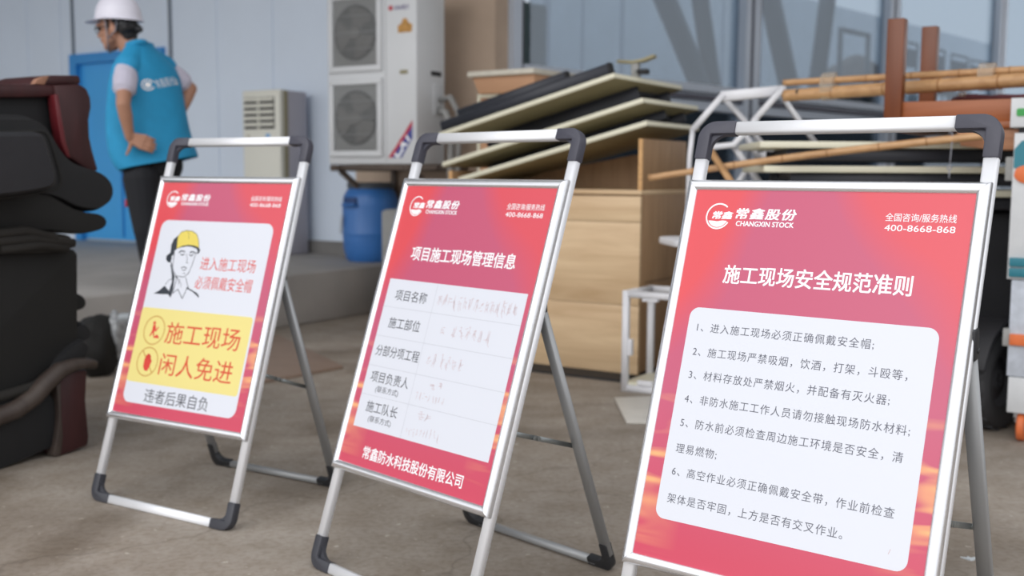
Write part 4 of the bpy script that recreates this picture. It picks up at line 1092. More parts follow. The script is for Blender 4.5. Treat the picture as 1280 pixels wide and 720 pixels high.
# --- shirt: collar and both sleeves
b = bm_new()
for sh, el, kx in ((shL, elL, 0.62), (shR, elR, 0.70)):
    e = sh.lerp(el, kx); capsule(b, sh.lerp(e, .18), sh.lerp(e, .5), 0.066, 0.070); 
    d = (e - sh).normalized(); lathe(b, [(0.0, -0.02), (0.071, 0.0), (0.070, 0.004), (0.0, 0.006)], 20, frame(e, d.orthogonal(), d.cross(d.orthogonal()), d)); capsule(b, sh.lerp(e, .5), sh.lerp(e, .86), 0.072, 0.068)
capsule(b, neck + Vector((0.0, 0, -0.01)), neck + Vector((0.012, 0, -0.06)), 0.066, 0.085)
remeshed(b, 'shirt', M_SHIRT, MAN, 0.007, 4)
b = bm_new()
for s0_, s1_ in ((pp(168, 68, -.05), shL + Vector((0.012, 0.01, 0.012))), (pp(178, 68, .06), shR + Vector((-.012, 0, 0.012)))): capsule(b, s0_, s1_, 0.070, 0.080)
remeshed(b, 'vest_shoulder', M_VEST, MAN, 0.008, 5)
# --- vest: lofted rings, leaning, flaring to a wide hem
def vest():
    bb = bmesh.new(); rows = []
    # each ring: left outline px, right outline px, height px, depth half width, front to back twist
    sec = [(171, 188, 53, .085), (166, 190, 60, .10), (158, 203, 72, .155), (151.5, 214, 85, .175), (146.5, 218, 100, .165), (144.5, 222, 120, .16), (142.5, 226, 142, .16), (142, 230, 162, .165), (143.5, 235, 182, .17), (148, 239, 197, .175), (158, 240.5, 206.5, .172)]
    N_ = 40
    for i, (xl, xr, y, dh) in enumerate(sec):
        c = pp((xl + xr) / 2, y, 0.02); hw = (xr - xl) / 2 * S_
        row = []
        for k in range(N_):
            a = 2 * PI * k / N_
            ca, sa = math.cos(a), math.sin(a)
            ex = math.copysign(abs(ca) ** .85, ca); ey = math.copysign(abs(sa) ** .85, sa)
            fold = 1 + 0.02 * math.sin(a * 5 + i * .6) * (i / 10)
            drop = 0
            if i >= 8: drop = (0.050 * (-ca)) * (i - 7) / 3 * (-1)            # hem slopes down towards the left
            row.append(bb.verts.new((c.x + hw * ex * fold, c.y + dh * ey * fold + 0.10 * ca * (1 if i > 1 else .3), c.z + (drop if i >= 8 else 0))))
        rows.append(row)
    for i in range(len(rows) - 1):
        for k in range(N_): bb.faces.new((rows[i][k], rows[i][(k + 1) % N_], rows[i + 1][(k + 1) % N_], rows[i + 1][k]))
    inner = [bb.verts.new(v.co + Vector((0, 0, 0.012)) + (pp(192, 200, 0) - v.co) * 0.05) for v in rows[-1]]
    for k in range(N_): bb.faces.new((rows[-1][k], rows[-1][(k + 1) % N_], inner[(k + 1) % N_], inner[k]))
    bmesh.ops.recalc_face_normals(bb, faces=bb.faces[:])
    return bb
vb_ = vest(); vest_o = obj('vest', vb_, M_VEST, MAN, smooth=60)
sd_ = vest_o.modifiers.new('sub', 'SUBSURF'); sd_.levels = 1; sd_.render_levels = 1
vbvh = BVHTree.FromPolygons([v.co.copy() for v in vest_o.data.vertices], [tuple(p.vertices) for p in vest_o.data.polygons])
# collar and shoulder caps of the vest
b = bm_new()
ringc = [pp(167 + 13 * math.cos(t) + 2, 57 + 3.5 * math.sin(t) - 2.5 * math.cos(t), 0.075 * math.sin(t)) for t in [2 * PI * k / 24 for k in range(25)]]
tube(b, ringc, 0.019, 8, caps=False); obj('vest_collar', b, M_VEST, MAN)
# back print: emblem and four characters, pressed on to the cloth
def press(me, name, m):
    for v in me.vertices:
        hit = vbvh.ray_cast(Vector((v.co.x, -3.0, v.co.z)), Vector((0, 1, 0)))
        if hit[0] is not None: v.co = hit[0] + Vector((0, -0.006, 0))
    return link(name, me, m, MAN)
c0_ = pp(193, 108, 0)
me = text_mesh('常鑫股份', 0, 18 * S_, 0, 10 * S_, bold=0.0); sl = Matrix.Rotation(math.radians(24), 3, 'Z')
for v in me.vertices:
    q = sl @ Vector((v.co.x, v.co.y, 0)); v.co = Vector((pp(200.5, 107).x + q.x, 0, pp(201, 107).z + q.y))
press(me, 'vest_lettering', M_WHITE)
b = bm_new(); ringflat(b, 0, 0, 5.2 * S_, 6.8 * S_, 0, a0=.6, a1=5.9, n=24); bmesh.ops.create_circle(b, cap_ends=True, segments=12, radius=3.6 * S_)
me = bpy.data.meshes.new('emblem'); b.to_mesh(me); b.free()
for v in me.vertices: v.co = Vector((c0_.x + v.co.x, 0, c0_.z + v.co.y))
press(me, 'vest_emblem', M_WHITE)
b = bm_new(); ell(b, pp(141.5, 107, -.06), (0.012, 0.02, 0.022)); obj('chest_badge', b, M_WHITE, MAN)
# --- trousers and shoes
b = bm_new()
capsule(b, pp(176, 206, 0.0), pp(204, 206, .05), 0.12, 0.12); capsule(b, pp(176, 222, -.02), pp(204, 222, .06), 0.105, 0.105)
for hx, kn, an in ((pp(177, 224, -0.07), pp(184, 288, -0.10), pp(193, 346, -0.05)), (pp(203, 224, 0.10), pp(208, 290, 0.10), pp(212, 346, 0.14))):
    capsule(b, hx, kn, 0.112, 0.082); capsule(b, kn, an, 0.080, 0.064)
remeshed(b, 'trousers', M_TROUS, MAN, 0.009, 6)
b = bm_new(); add_box(b, pp(158.4, 254, -0.06), (0.014, 0.03, 0.045), bev=.004); obj('pocket_tag', b, M_RED, MAN)
for an in (pp(193, 350, -0.05), pp(212, 350, 0.14)):
    b = bm_new(); a_ = Vector((an.x, an.y, 0))
    capsule(b, a_ + Vector((0.03, -.03, .045)), a_ + Vector((-0.03, .14, .036)), 0.044, 0.035); capsule(b, a_ + Vector((0.02, 0, .05)), a_ + Vector((0.0, 0, .10)), 0.043, 0.04)
    for v in b.verts: v.co.z = max(v.co.z, 0.001)
    obj('shoe', b, M_BLACK, MAN)

# ================================================================== STACKED SOFAS, LEFT
M_MAHOG = wood_mat('mahogany', srgb(50, 19, 21), srgb(63, 26, 28), 2.5, (1, 8, 1), 0.5)
M_MAHOG2 = wood_mat('worn_mahogany', srgb(60, 50, 46), srgb(76, 66, 60), 3, (1, 8, 1), 0.5)
M_UPH = mat('black_upholstery', srgb(27, 27, 29), 0.75, 0, 0.08, 20, 0.05)
M_UPHD = mat('charcoal_upholstery', srgb(34, 34, 38), 0.72, 0, 0.08, 20, 0.05)
M_DKBR = mat('dark_brown_cloth', srgb(38, 35, 32), 0.85, 0, 0.15, 10, 0.3)
M_BASE = mat('dark_sofa_base', srgb(25, 24, 23), 0.8, 0, 0.1, 6)
M_BAGP = mat('clear_crumpled_film', srgb(150, 152, 154), 0.2, 0, 0.4, 30)
SA = -3.70                                       # the side of the pile that is turned to the viewer
def sp_(px, py, a=SA): p = ona(px, py, a); return (p.dot(NX), p.z)
def sframe(a): return frame(AX * a, NX, (0, 0, 1), AX)         # local x along the pile, y up, z towards the viewer
def slab(name, pix, a1, thick, m, parent, bev=0.0, puff=False, it=2, **kw):
    b = bm_new(); pts = [sp_(x, y, a1) for x, y in pix]
    if puff: pillow(b, smooth_pts(pts, it), -thick, 0, sframe(a1), **kw)
    else: prism(b, pts, -thick, 0, sframe(a1), bev=bev)
    b.transform(Matrix.Translation(-parent.location) if parent is not None else Matrix.Identity(4))
    return obj(name, b, m, parent, smooth=40)
def base_at(px, py, a=SA): q = ona(px, py, a); return Vector((q.x, q.y, 0))

# lower sofa: dark body, curved mahogany arm rail and end post
LS = thing('sofa', 'dark lower sofa on the floor with a curved wooden rail and mahogany end post', 'sofa', base_at(75, 570))
slab('sofa_body', [(-230, 318), (96, 311), (99, 318), (99, 440), (93, 470), (86, 500), (70, 560), (-40, 596), (-230, 640)], SA - 0.03, 0.85, M_BASE, LS, bev=0.02)
slab('front_skirt', [(-230, 560), (0, 492), (48, 478), (70, 500), (74, 556), (0, 588), (-230, 640)], SA - 0.005, 0.05, M_UPH, LS, bev=0.01)
rp = [(-200, 560), (-110, 545), (-60, 536), (-10, 524), (20, 512), (42, 496), (58, 478), (74, 463), (92, 456), (108, 454), (119, 456)]
b = bm_new(); tube(b, [ona(x, y, SA + 0.02) - LS.location for x, y in rp], [.03] * 3 + [.034, .036, .036, .036, .033, .027, .022, .018], 12); obj('curved_rail', b, M_MAHOG2, LS)
b = bm_new(); tube(b, [ona(x, y, SA + 0.0) - LS.location for x, y in ((-200, 522), (0, 496), (40, 484), (56, 474))], 0.02, 10); obj('lower_moulding', b, M_DKBR, LS)
slab('end_post', [(73, 478), (84, 464), (110, 462), (108, 500), (112, 545), (111, 557), (76, 571), (68, 570), (72, 540), (76, 520)], SA + 0.012, 0.14, M_MAHOG, LS, bev=0.012)
slab('post_edge', [(71, 482), (76, 478), (77, 520), (79, 545), (76, 571), (67, 570), (72, 540), (74, 518)], SA + 0.018, 0.05, M_MAHOG2, LS, bev=0.004)
slab('arm_roll', [(60, 470), (70, 452), (86, 434), (100, 424), (110, 422), (117, 430), (114, 444), (104, 454), (90, 458), (74, 466)], SA + 0.0, 0.3, M_UPH, LS, puff=True)
slab('side_roll', [(92, 408), (104, 400), (114, 408), (118, 418), (112, 428), (96, 430), (88, 420)], SA - 0.05, 0.25, M_UPH, LS, puff=True)
slab('side_knob', [(92, 366), (102, 366), (109, 374), (109, 384), (102, 390), (92, 388)], SA - 0.08, 0.2, M_BASE, LS, puff=True)
slab('sofa_seat', [(-230, 300), (60, 290), (92, 292), (98, 300), (96, 314), (60, 318), (-230, 322)], SA + 0.0, 0.8, M_DKBR, LS, puff=True, edge=.08)
# crumpled cover on it
b = bm_new()
for k, (pa, pb, pc) in enumerate((((-40, 296), (30, 288), (70, 298)), ((-30, 304), (40, 298), (92, 304)), ((0, 312), (50, 306), (84, 310)))):
    tube(b, [ona(x, y, SA + 0.02) - LS.location for x, y in (pa, pb, pc)], 0.018, 8)
obj('cover_fold', b, M_DKBR, LS)

# upper sofa stacked on it: wooden back frame turned outwards, curled arm pads
US = thing('sofa', 'upper sofa stacked on the dark one, mahogany back frame with curved end panel', 'sofa', base_at(60, 560) + Vector((0, 0, 0)))
US.location.z = sp_(60, 295)[1]
slab('top_rail', [(-230, 104), (40, 105), (72, 106), (72, 121), (30, 122), (-230, 124)], SA - 0.10, 0.10, M_MAHOG, US, bev=0.012)
slab('end_panel', [(68, 106), (100, 105), (109, 110), (114, 122), (115, 134), (112, 150), (113, 172), (117, 190), (124, 214), (112, 214), (86, 196), (80, 180), (74, 150)], SA - 0.09, 0.55, M_MAHOG, US, bev=0.012)
slab('panel_edge', [(68, 118), (73, 118), (78, 150), (83, 178), (89, 198), (84, 196), (77, 178), (72, 150)], SA - 0.075, 0.05, mat('red_mahogany_edge', srgb(104, 34, 40), .3), US, bev=0.004)
slab('crest_block', [(46, 104), (52, 97), (62, 94), (100, 94), (102, 105), (44, 106)], SA - 0.12, 0.3, M_MAHOG, US, bev=0.01)
slab('crest_end', [(43, 105), (47, 99), (54, 96), (62, 94.5), (56, 106)], SA - 0.105, 0.03, mat('tan_raw_wood', srgb(150, 108, 86), .7, 0, .1, 20), US, bev=0.003)
slab('back_panel', [(-230, 122), (70, 121), (76, 150), (84, 190), (60, 210), (-230, 210)], SA - 0.14, 0.15, M_UPH, US, bev=0.01)
slab('arm_pad', [(-230, 141), (10, 140), (40, 141), (52, 147), (64, 162), (76, 184), (92, 202), (114, 210), (136, 217), (149, 230), (152, 245), (146, 259), (128, 267), (108, 265), (92, 259), (76, 250), (50, 244), (-230, 250)], SA - 0.02, 0.5, M_UPH, US, puff=True, edge=.12)
slab('lower_arm_pad', [(-230, 244), (40, 238), (62, 240), (78, 250), (94, 259), (112, 265), (134, 267), (144, 276), (140, 287), (122, 293), (104, 294), (84, 291), (50, 288), (-230, 300)], SA - 0.03, 0.5, M_BASE, US, puff=True, edge=.12)
# loose cushion leaning on the pile
CU = thing('seat_cushion', 'charcoal square cushion leaning on the upper sofa at the photo edge', 'cushion', base_at(20, 560))
CU.location.z = sp_(20, 247)[1]
slab('cushion_pad', [(-150, 166), (40, 164), (56, 164), (62, 174), (70, 200), (76, 222), (74, 234), (60, 239), (0, 248), (-150, 262)], SA + 0.16, 0.16, M_UPHD, CU, puff=True, edge=.14)
b = bm_new(); pts = smooth_pts([sp_(x, y, SA + .08) for x, y in [(-150, 166), (40, 164), (56, 164), (62, 174), (70, 200), (76, 222), (74, 234), (60, 239), (0, 248), (-150, 262)]], 2)
tube(b, [sframe(SA + .08) @ Vector((x, y, 0)) - CU.location for x, y in pts + pts[:1]], 0.006, 6, caps=False); obj('piping', b, M_BASE, CU)
# dark bag and crumpled film beside the sofa end
bp_ = atz(126, 474, 0)
T = thing('rubbish_bag', 'dark crumpled bag with clear film lying behind the sofa end post', 'bag', bp_)
rgb_ = random.Random(5)
def crumple(c, r, seed, name, m, par, amp=0.28):
    b = bm_new(); bmesh.ops.create_icosphere(b, subdivisions=4, radius=1.0); rr = random.Random(seed)
    ax = [Vector((rr.gauss(0, 1), rr.gauss(0, 1), rr.gauss(0, 1))) * 2.2 for _ in range(7)]
    for v in b.verts:
        s = sum(abs(math.sin(v.co.dot(a_) + i)) for i, a_ in enumerate(ax)) / 7
        q = v.co * (1 - amp + amp * 1.6 * s); v.co = Vector((c[0] + q.x * r[0], c[1] + q.y * r[1], max(0.0, c[2] + q.z * r[2])))
    return obj(name, b, m, par, smooth=25)
crumple((-0.05, .10, .17), (.13, .15, .17), 3, 'dark_bag', M_BASE, T); crumple((0.04, .14, .21), (.07, .10, .13), 8, 'clear_film', M_BAGP, T, .45)
pw = atz(147, 402, PZ); 
b = bm_new(); prism(b, [(0, 0), (.11, .04), (.20, .02), (.22, .10), (.08, .14), (-.02, .08)], 0, 0.03, bev=.008)
o = obj('crumpled_wrapper', b, M_TAPE, None); o.location = (pw.x, pw.y, PZ + .001); tag(o, 'pale crumpled wrapper on the platform left of the farthest sign', 'wrapper')

# ================================================================== RIGHT: STACKED TABLES, BAMBOO, TROLLEY
M_BAM = wood_mat('bamboo', srgb(176, 134, 92), srgb(198, 156, 112), 4, (1, 6, 6), 0.4)
M_BAMD = mat('bamboo_node', srgb(150, 106, 62), 0.5)
M_RWOOD = wood_mat('red_brown_wood', srgb(102, 50, 20), srgb(120, 62, 26), 2.5, (6, 6, 1), 0.4)
M_RWOODH = wood_mat('red_brown_wood_rail', srgb(140, 74, 34), srgb(160, 90, 46), 2.5, (1, 6, 6), 0.4)
M_PLANK = wood_mat('planed_board', srgb(158, 108, 78), srgb(190, 138, 104), 3, (1, 4, 10), 0.55)
M_TARP = mat('black_tarp', srgb(26, 26, 30), 0.6, 0, 0.2, 6, 0.2)
M_FILM = mat('clear_tape', srgb(206, 190, 168), 0.3)
M_FILM.node_tree.nodes['Principled BSDF'].inputs['Alpha'].default_value = 0.38
M_MAROON = mat('maroon_cloth', srgb(96, 44, 50), 0.7, 0, 0.15, 20)
M_TROL = mat('trolley_white_paint', srgb(206, 208, 210), 0.5, 0, 0.05, 10)
M_TROLR = mat('rusty_white_panel', srgb(190, 196, 206), 0.6, 0, 0.12, 24)
M_TEAL = mat('teal_sticker', srgb(44, 120, 136), 0.5)
M_GREEN = mat('green_sticker', srgb(52, 150, 70), 0.5)
M_ORNG = mat('orange_paint', srgb(216, 112, 62), 0.55, 0, 0.1, 20)
M_RUB = mat('tyre_rubber', srgb(50, 50, 52), 0.8, 0, 0.1, 20)

# --- stack of ivory tables, black frames folded, the heap sheeted in black below
ST = [(950, 180.5, 1300, 187.5, 5.0, 'topmost ivory table of the right hand stack behind the nearest sign'),
      (955, 211, 1300, 219.5, 5.0, 'second ivory table of the right hand stack, under the topmost one'),
      (1020, 241, 1310, 250.5, 4.95, 'lowest ivory table of the right hand stack, lying on the black sheeted heap')]
yaws = -0.05
zprev = None
for (xa, ya, xb, yb, D, lab) in ST:
    p = at(xa, ya, D)
    T = thing('folding_table', lab, 'table', p, yaws, 'stack of ivory tables by the trolley')
    ln = 1.42 if xa < 1000 else 1.15
    b = bm_new(); add_box(b, (ln / 2, 0.31, 0.0), (ln, 0.62, 0.03), bev=.003); obj('table_top', b, M_IVORY, T)
    for y in (0.05, 0.54):
        b = bm_new(); tube(b, [(0.13, y, -0.047), (ln - .06, y, -0.047)], 1, sq=(0.03, 0.055)); obj('folded_leg', b, M_DARKM, T)
    b = bm_new(); add_box(b, (ln / 2 + .05, 0.30, -0.03), (ln * .84, 0.44, 0.028)); obj('under_frame', b, M_DARKM, T)
    zlow = p.z
b = bm_new()
Xa, Xb = at(1046, 300, 5.0).x, at(1320, 300, 5.0).x
zt_ = zlow - 0.078
prism(b, rrect(0, 0, Xb - Xa, 0.58, .05, 4), 0.0, zt_, bev=.03, seg=3)
bmesh.ops.subdivide_edges(b, edges=b.edges[:], cuts=3, use_grid_fill=True)
rr = random.Random(2)
for v in b.verts:
    if 0.02 < v.co.z < zt_ - .04: v.co += Vector((0, 0.02 * math.sin(v.co.x * 14 + v.co.z * 5), 0))
o = obj('sheeted_heap', b, M_TARP, None, loc=(Xa, 5.0, 0), smooth=60); tag(o, 'heap sheeted in black under the stacked ivory tables', 'tarpaulin')

# --- upside down red brown table on the stack
pl_ = at(1118, 128, 4.90)
T = thing('upturned_table', 'red brown wooden table lying upside down with its legs in the air', 'table', (pl_.x, pl_.y, 0), WY)
zA = pl_.z; lw = 0.074
ztop = at(1118, 24, 4.90).z; T.location.z = zA - 0.125; zA0 = 0.125
tbl, tbd = 0.66, 0.72
b = bm_new(); add_box(b, (tbl / 2, tbd / 2, 0.015), (tbl + .06, tbd + .06, 0.03), bev=.004); obj('table_top', b, M_RWOODH, T)
for x in (0, tbl):
    for y in (0, tbd):
        b = bm_new(); hz = ztop - T.location.z + (0.0 if y == 0 else 0.05); add_box(b, (x, y, (hz + .03) / 2), (lw, lw, hz - .03), bev=.004); obj('leg', b, M_RWOOD, T)
for y in (0, tbd): b = bm_new(); add_box(b, (tbl / 2, y, 0.03 + (zA0 - .03) / 2), (tbl - lw, 0.03, zA0 - .03), bev=.003); obj('apron', b, M_RWOODH, T)
for x in (0, tbl): b = bm_new(); add_box(b, (x, tbd / 2, 0.03 + (zA0 - .03) / 2), (0.03, tbd - lw, zA0 - .03), bev=.003); obj('apron', b, M_RWOODH, T)
zt_apron = zA

# --- bamboo poles taped together, lying across it
def bamboo(name, lab, p, q, r, nodes, wob=0.0):
    T = thing(name, lab, 'bamboo pole', p); d = q - p
    path = []; rad = []; n = 60
    for k in range(n + 1):
        t = k / n; path.append(d * t + Vector((0, 0, wob * math.sin(t * PI)))); rr_ = r * (1 + 0.10 * t)
        f = (t * nodes) % 1.0; rad.append(rr_ * (1.05 if f < 0.03 or f > 0.97 else 1.0))
    b = bm_new(); tube(b, path, rad, 14); obj('culm', b, M_BAM, T)
    b = bm_new()
    for k in range(1, nodes):
        i = min(n, round(k / nodes * n)); lathe(b, [(rad[i] * .9, -.004), (rad[i] * 1.06, -.003), (rad[i] * 1.06, .003), (rad[i] * .9, .004)], 14, frame(path[i], d.orthogonal(), d.cross(d.orthogonal()), d))
    obj('node_ring', b, M_BAMD, T)
    return T
pA, pB = at(981, 119.5, 5.52), at(1330, 96.5, 4.62)
t1 = bamboo('bamboo_pole', 'thick lower bamboo pole of the taped pair, with a dark hole near its left end', pA, pB, 0.0295, 5)
hp2 = at(998.5, 115, 5.40) - pA
b = bm_new(); lathe(b, [(0, 0), (0.014, 0), (0.014, .004), (0, .005)], 12, frame(pA.lerp(pB, .05) - pA + Vector((.0, -.028, .012)), (1, 0, 0), (0, 0.4, 1), (0, -1, .4))); obj('drilled_hole', b, M_BLACK, t1)
pC, pD = at(980, 103.5, 5.52), at(1330, 84.5, 4.66)
bamboo('bamboo_pole', 'thinner upper bamboo pole lying along the top of the thick one', pC, pD, 0.0155, 6)
for t in (.185, .76):
    q = pA.lerp(pB, t); q2 = pC.lerp(pD, t); d = (pB - pA).normalized(); m_ = (q + q2) / 2
    hh = (q2.z - q.z) / 2 + 0.037
    u_ = Vector((0, 0, 1)); s_ = d.cross(u_).normalized(); u_ = s_.cross(d)
    P = [(0.036 * math.cos(a), hh * math.sin(a)) for a in [2 * PI * k / 24 for k in range(24)]]
    b = bm_new(); prism(b, [(x, y) for x, y in P], -0.034, 0.034, frame((0, 0, 0), s_, u_, d) if s_.cross(u_).dot(d) > 0 else frame((0, 0, 0), -s_, u_, d))
    o = obj('tape_wrap', b, M_FILM, None, loc=m_); tag(o, 'clear tape wrapped round both bamboo poles ' + ('left of the upturned table leg' if t < .5 else 'at the right edge of the photo'), 'tape', 'tape on the bamboo pair')
pE, pF = at(811, 222.5, 5.25), at(1228, 170, 4.62)
bamboo('bamboo_pole', 'slender single bamboo pole slanting behind the nearest sign handle', pE, pF, 0.016, 7, wob=0.012)
# wooden slat leaning under it
p, q = at(884, 182, 5.1), at(926, 246, 4.95)
b = bm_new(); tube(b, [Vector((0, 0, 0)), q - p, (q - p) * 3.2 + Vector((0, 0, -0.02))], 1, sq=(0.035, 0.02)); o = obj('wooden_stick', b, M_BAM, None, loc=p); tag(o, 'short tan wooden stick leaning below the slender bamboo pole', 'stick')

# --- white zigzag steel legs of a folded table
zz = thing('folding_leg_frame', 'white steel zigzag folding leg frame beside the stacked ivory tables', 'table frame', (at(930, 300, 5.75).x, 5.75, 0))
def zl_(name, pts, D, sq=(0.026, 0.026), m=M_GRYM):
    b = bm_new(); tube(b, [at(x, y, D) - zz.location for x, y in pts], 1, sq=sq); obj(name, b, m, zz)
zl_('leg_tube', [(866, 162), (904, 118)], 5.7, (.03, .03)); zl_('top_plate', [(901, 121), (981, 113)], 5.72, (.05, .055)); zl_('leg_tube', [(979, 110), (942, 151)], 5.68, (.03, .03))
zl_('brace_tube', [(907, 125), (930, 150), (960, 190)], 5.82); zl_('brace_tube', [(980, 124), (997, 148), (1020, 180)], 5.82)
zl_('brace_tube', [(888, 184), (917, 181), (930, 166), (946, 148)], 5.66, (.032, .03)); zl_('leg_tube', [(916, 181), (934, 207), (952, 232), (985, 300)], 5.70, (.032, .03)); zl_('brace_tube', [(932, 168), (948, 197)], 5.74)
zl_('brace_tube', [(938, 205), (920, 232), (884, 300)], 5.74); zl_('cross_plate', [(946, 197), (992, 190)], 5.78, (.05, .05)); zl_('leg_tube', [(866, 160), (862, 195), (858, 300)], 5.76, (.024, .024))
for (x, y, D) in ((985, 300, 5.70), (884, 300, 5.74), (858, 300, 5.76)):
    p = at(x, y, D) - zz.location
    b = bm_new(); tube(b, [p + Vector((0, 0, .01)), Vector((p.x, p.y, 0))], 1, sq=(.028, .028)); obj('leg_foot', b, M_GRYM, zz)

# --- planed wooden stand, hanging hook, maroon bundle
T = bpy.data.objects['upturned_table']
zb0 = at(1230, 188, 4.7).z - T.location.z
b = bm_new(); P = [(0.27, -0.002), (0.66, -0.002), (0.66, zb0 + .012), (0.58, zb0), (0.42, zb0 + .002), (0.29, zb0 + .02)]
prism(b, P, -0.17, 0.012, frame((0, 0.0, 0), (1, 0, 0), (0, 0, 1), (0, -1, 0)), bev=.005); obj('drawer_box', b, M_PLANK, T)
hk = at(1190, 172, 4.66)
b = bm_new(); k = 4.66 / F_PX
tube(b, [(0, 0, 6 * k), (0.4 * k, 0, 0), (-.5 * k, 0, -20 * k), (-1.2 * k, 0, -34 * k)], 0.0022, 6)
tube(b, [(-1.2 * k + 2.6 * k * math.sin(t), 0, -37 * k + 2.6 * k * math.cos(t)) for t in [2 * PI * j / 14 for j in range(15)]], 0.0025, 6, caps=False); tube(b, [(-1.2 * k, 0, -39.5 * k), (-1.2 * k, 0, -50 * k)], 0.0025, 6)
tube(b, [(0, 0, 6 * k), (0, 0.012, 8.5 * k), (0, .03, 7 * k), (0, .034, 0)], 0.0022, 6)
o = obj('wire_hook', b, M_STRAP, None, loc=hk); tag(o, 'thin wire hook hanging from the slender bamboo pole', 'hook')
cl = at(1240, 121, 5.05)
b = bm_new(); k = 5.0 / F_PX
pts = [(-46, -3), (-38, 4), (-24, 5), (-8, 2), (8, 5), (30, 4), (52, 6), (70, 8), (70, -4), (40, -6), (10, -5), (-14, -8), (-30, -5)]
pillow(b, smooth_pts([(x * k, y * k) for x, y in pts], 2), 0, 0.16, frame((0, .1, 0), (1, 0, 0), (0, 0, 1), (0, -1, 0)), edge=.3)
o = obj('maroon_bundle', b, M_MAROON, None, loc=cl + Vector((0, .02, -.005))); tag(o, 'maroon cloth bundle tucked under the bamboo poles on the upturned table', 'cloth')
b = bm_new(); add_box(b, (0, 0, 0), (.028, .03, .024), Euler((0, .4, 0)).to_matrix(), bev=.004); o = obj('white_clip', b, M_FILM, None, loc=at(1203, 117, 4.98)); tag(o, 'small white clip on the end of the maroon bundle', 'clip')

# --- white trolley with stickers on castors at the right edge
p0 = at(1258, 515, 4.45); TRW, TRD = 0.62, 0.45
T = thing('trolley', 'white painted metal trolley with stickers and orange castors at the right edge', 'trolley', (p0.x, p0.y, 0), WY)
zs_ = lambda y: at(1262, y, 4.45).z
z_b, z_t = zs_(515), zs_(122)
def xl(px, y): return (at(px, y, 4.45).x - p0.x) / 1.09
X0 = xl(1265, 250)
def pbox(nm, x0, x1, ya, yb, m, y0=0.0, dep=0.02, bev=.003):
    za, zb2 = zs_(yb), zs_(ya); b = bm_new(); add_box(b, ((x0 + x1) / 2, y0 + dep / 2, (za + zb2) / 2), (x1 - x0, dep, zb2 - za), bev=bev); return obj(nm, b, m, T)
kx = 4.45 / F_PX
pbox('lower_panel', 0, TRW, 471, 515, M_TROL, 0, TRD); pbox('rusty_panel', xl(1261, 410), TRW, 350, 470, M_TROLR, .004, TRD - .01); pbox('upper_panel', X0 - .004, TRW, 166, 349, M_TROL, 0.002, TRD - .004); pbox('head_block', xl(1263.5, 140), TRW, 122, 159, M_TROL, -.004, .15)
pbox('shadow_gap', X0 + .01, TRW, 158.5, 166.5, M_BLACK, 0.01, .12)
pbox('teal_band', xl(1261.5, 334), TRW, 322, 333, M_TEAL, -.012, .02); pbox('teal_band', xl(1261.5, 334), TRW, 335, 346, M_TEAL, -.012, .02)
b = bm_new(); zc = zs_(140); prism(b, rrect(xl(1271, 140), zc - 5 * kx, xl(1290, 140), zc + 4.5 * kx, .008), .0, .004, frame((0, -.004, 0), (1, 0, 0), (0, 0, 1), (0, -1, 0))); obj('green_sticker', b, M_GREEN, T)
b = bm_new(); za, zb_ = zs_(210), zs_(176); prism(b, [(xl(1267.5, 200), za), (xl(1290, 200), za), (xl(1290, 200), zb_ + 3 * kx), (xl(1276, 200), zb_), (xl(1267.5, 200), zb_ - 10 * kx)], .0, .004, frame((0, .002, 0), (1, 0, 0), (0, 0, 1), (0, -1, 0))); obj('teal_sticker', b, M_TEAL, T)
b = bm_new(); P = [(xl(1268 + q_, 215), zs_(v_)) for q_, v_ in ((0, 216), (3, 209), (18, 205), (22, 210), (21, 229), (9, 229), (0, 222))]; pillow(b, smooth_pts(P, 1), 0, .012, frame((0, .002, 0), (1, 0, 0), (0, 0, 1), (0, -1, 0)), layers=5); obj('orange_sticker', b, M_ORNG, T)
pbox('orange_latch', xl(1262, 424), xl(1292, 424), 417, 431, M_ORNG, -.012, .016); pbox('latch_plate', xl(1253, 424), xl(1262, 424), 411, 433, M_CEM, 0.0, .02)
pbox('hinge_tab', xl(1256, 210), xl(1266, 210), 196, 226, M_CEM, .01, .02)
for x in (0.055, TRW - .06):
    for y in (0.05, TRD - .06):
        b = bm_new(); bmt = frame((x, y, 0.062), (0, 1, 0), (0, 0, 1), (1, 0, 0))
        lathe(b, [(.034, -.014), (.055, -.016), (.062, -.010), (.062, .010), (.055, .016), (.034, .014), (.034, -.014)], 28, bmt); cw_ = obj('castor_wheel', b, M_ORNG, T)
        b = bm_new(); lathe(b, [(0, -.012), (.036, -.010), (.036, .010), (0, .012)], 20, bmt); obj('castor_hub', b, M_STRAP, cw_)
        b = bm_new(); add_box(b, (x, y + .012, z_b - .012), (.06, .07, .024)); 
        for s in (-1, 1): add_box(b, (x + s * .022, y + .008, .098), (.006, .04, z_b - .085))
        obj('castor_fork', b, M_ALU_D, T)

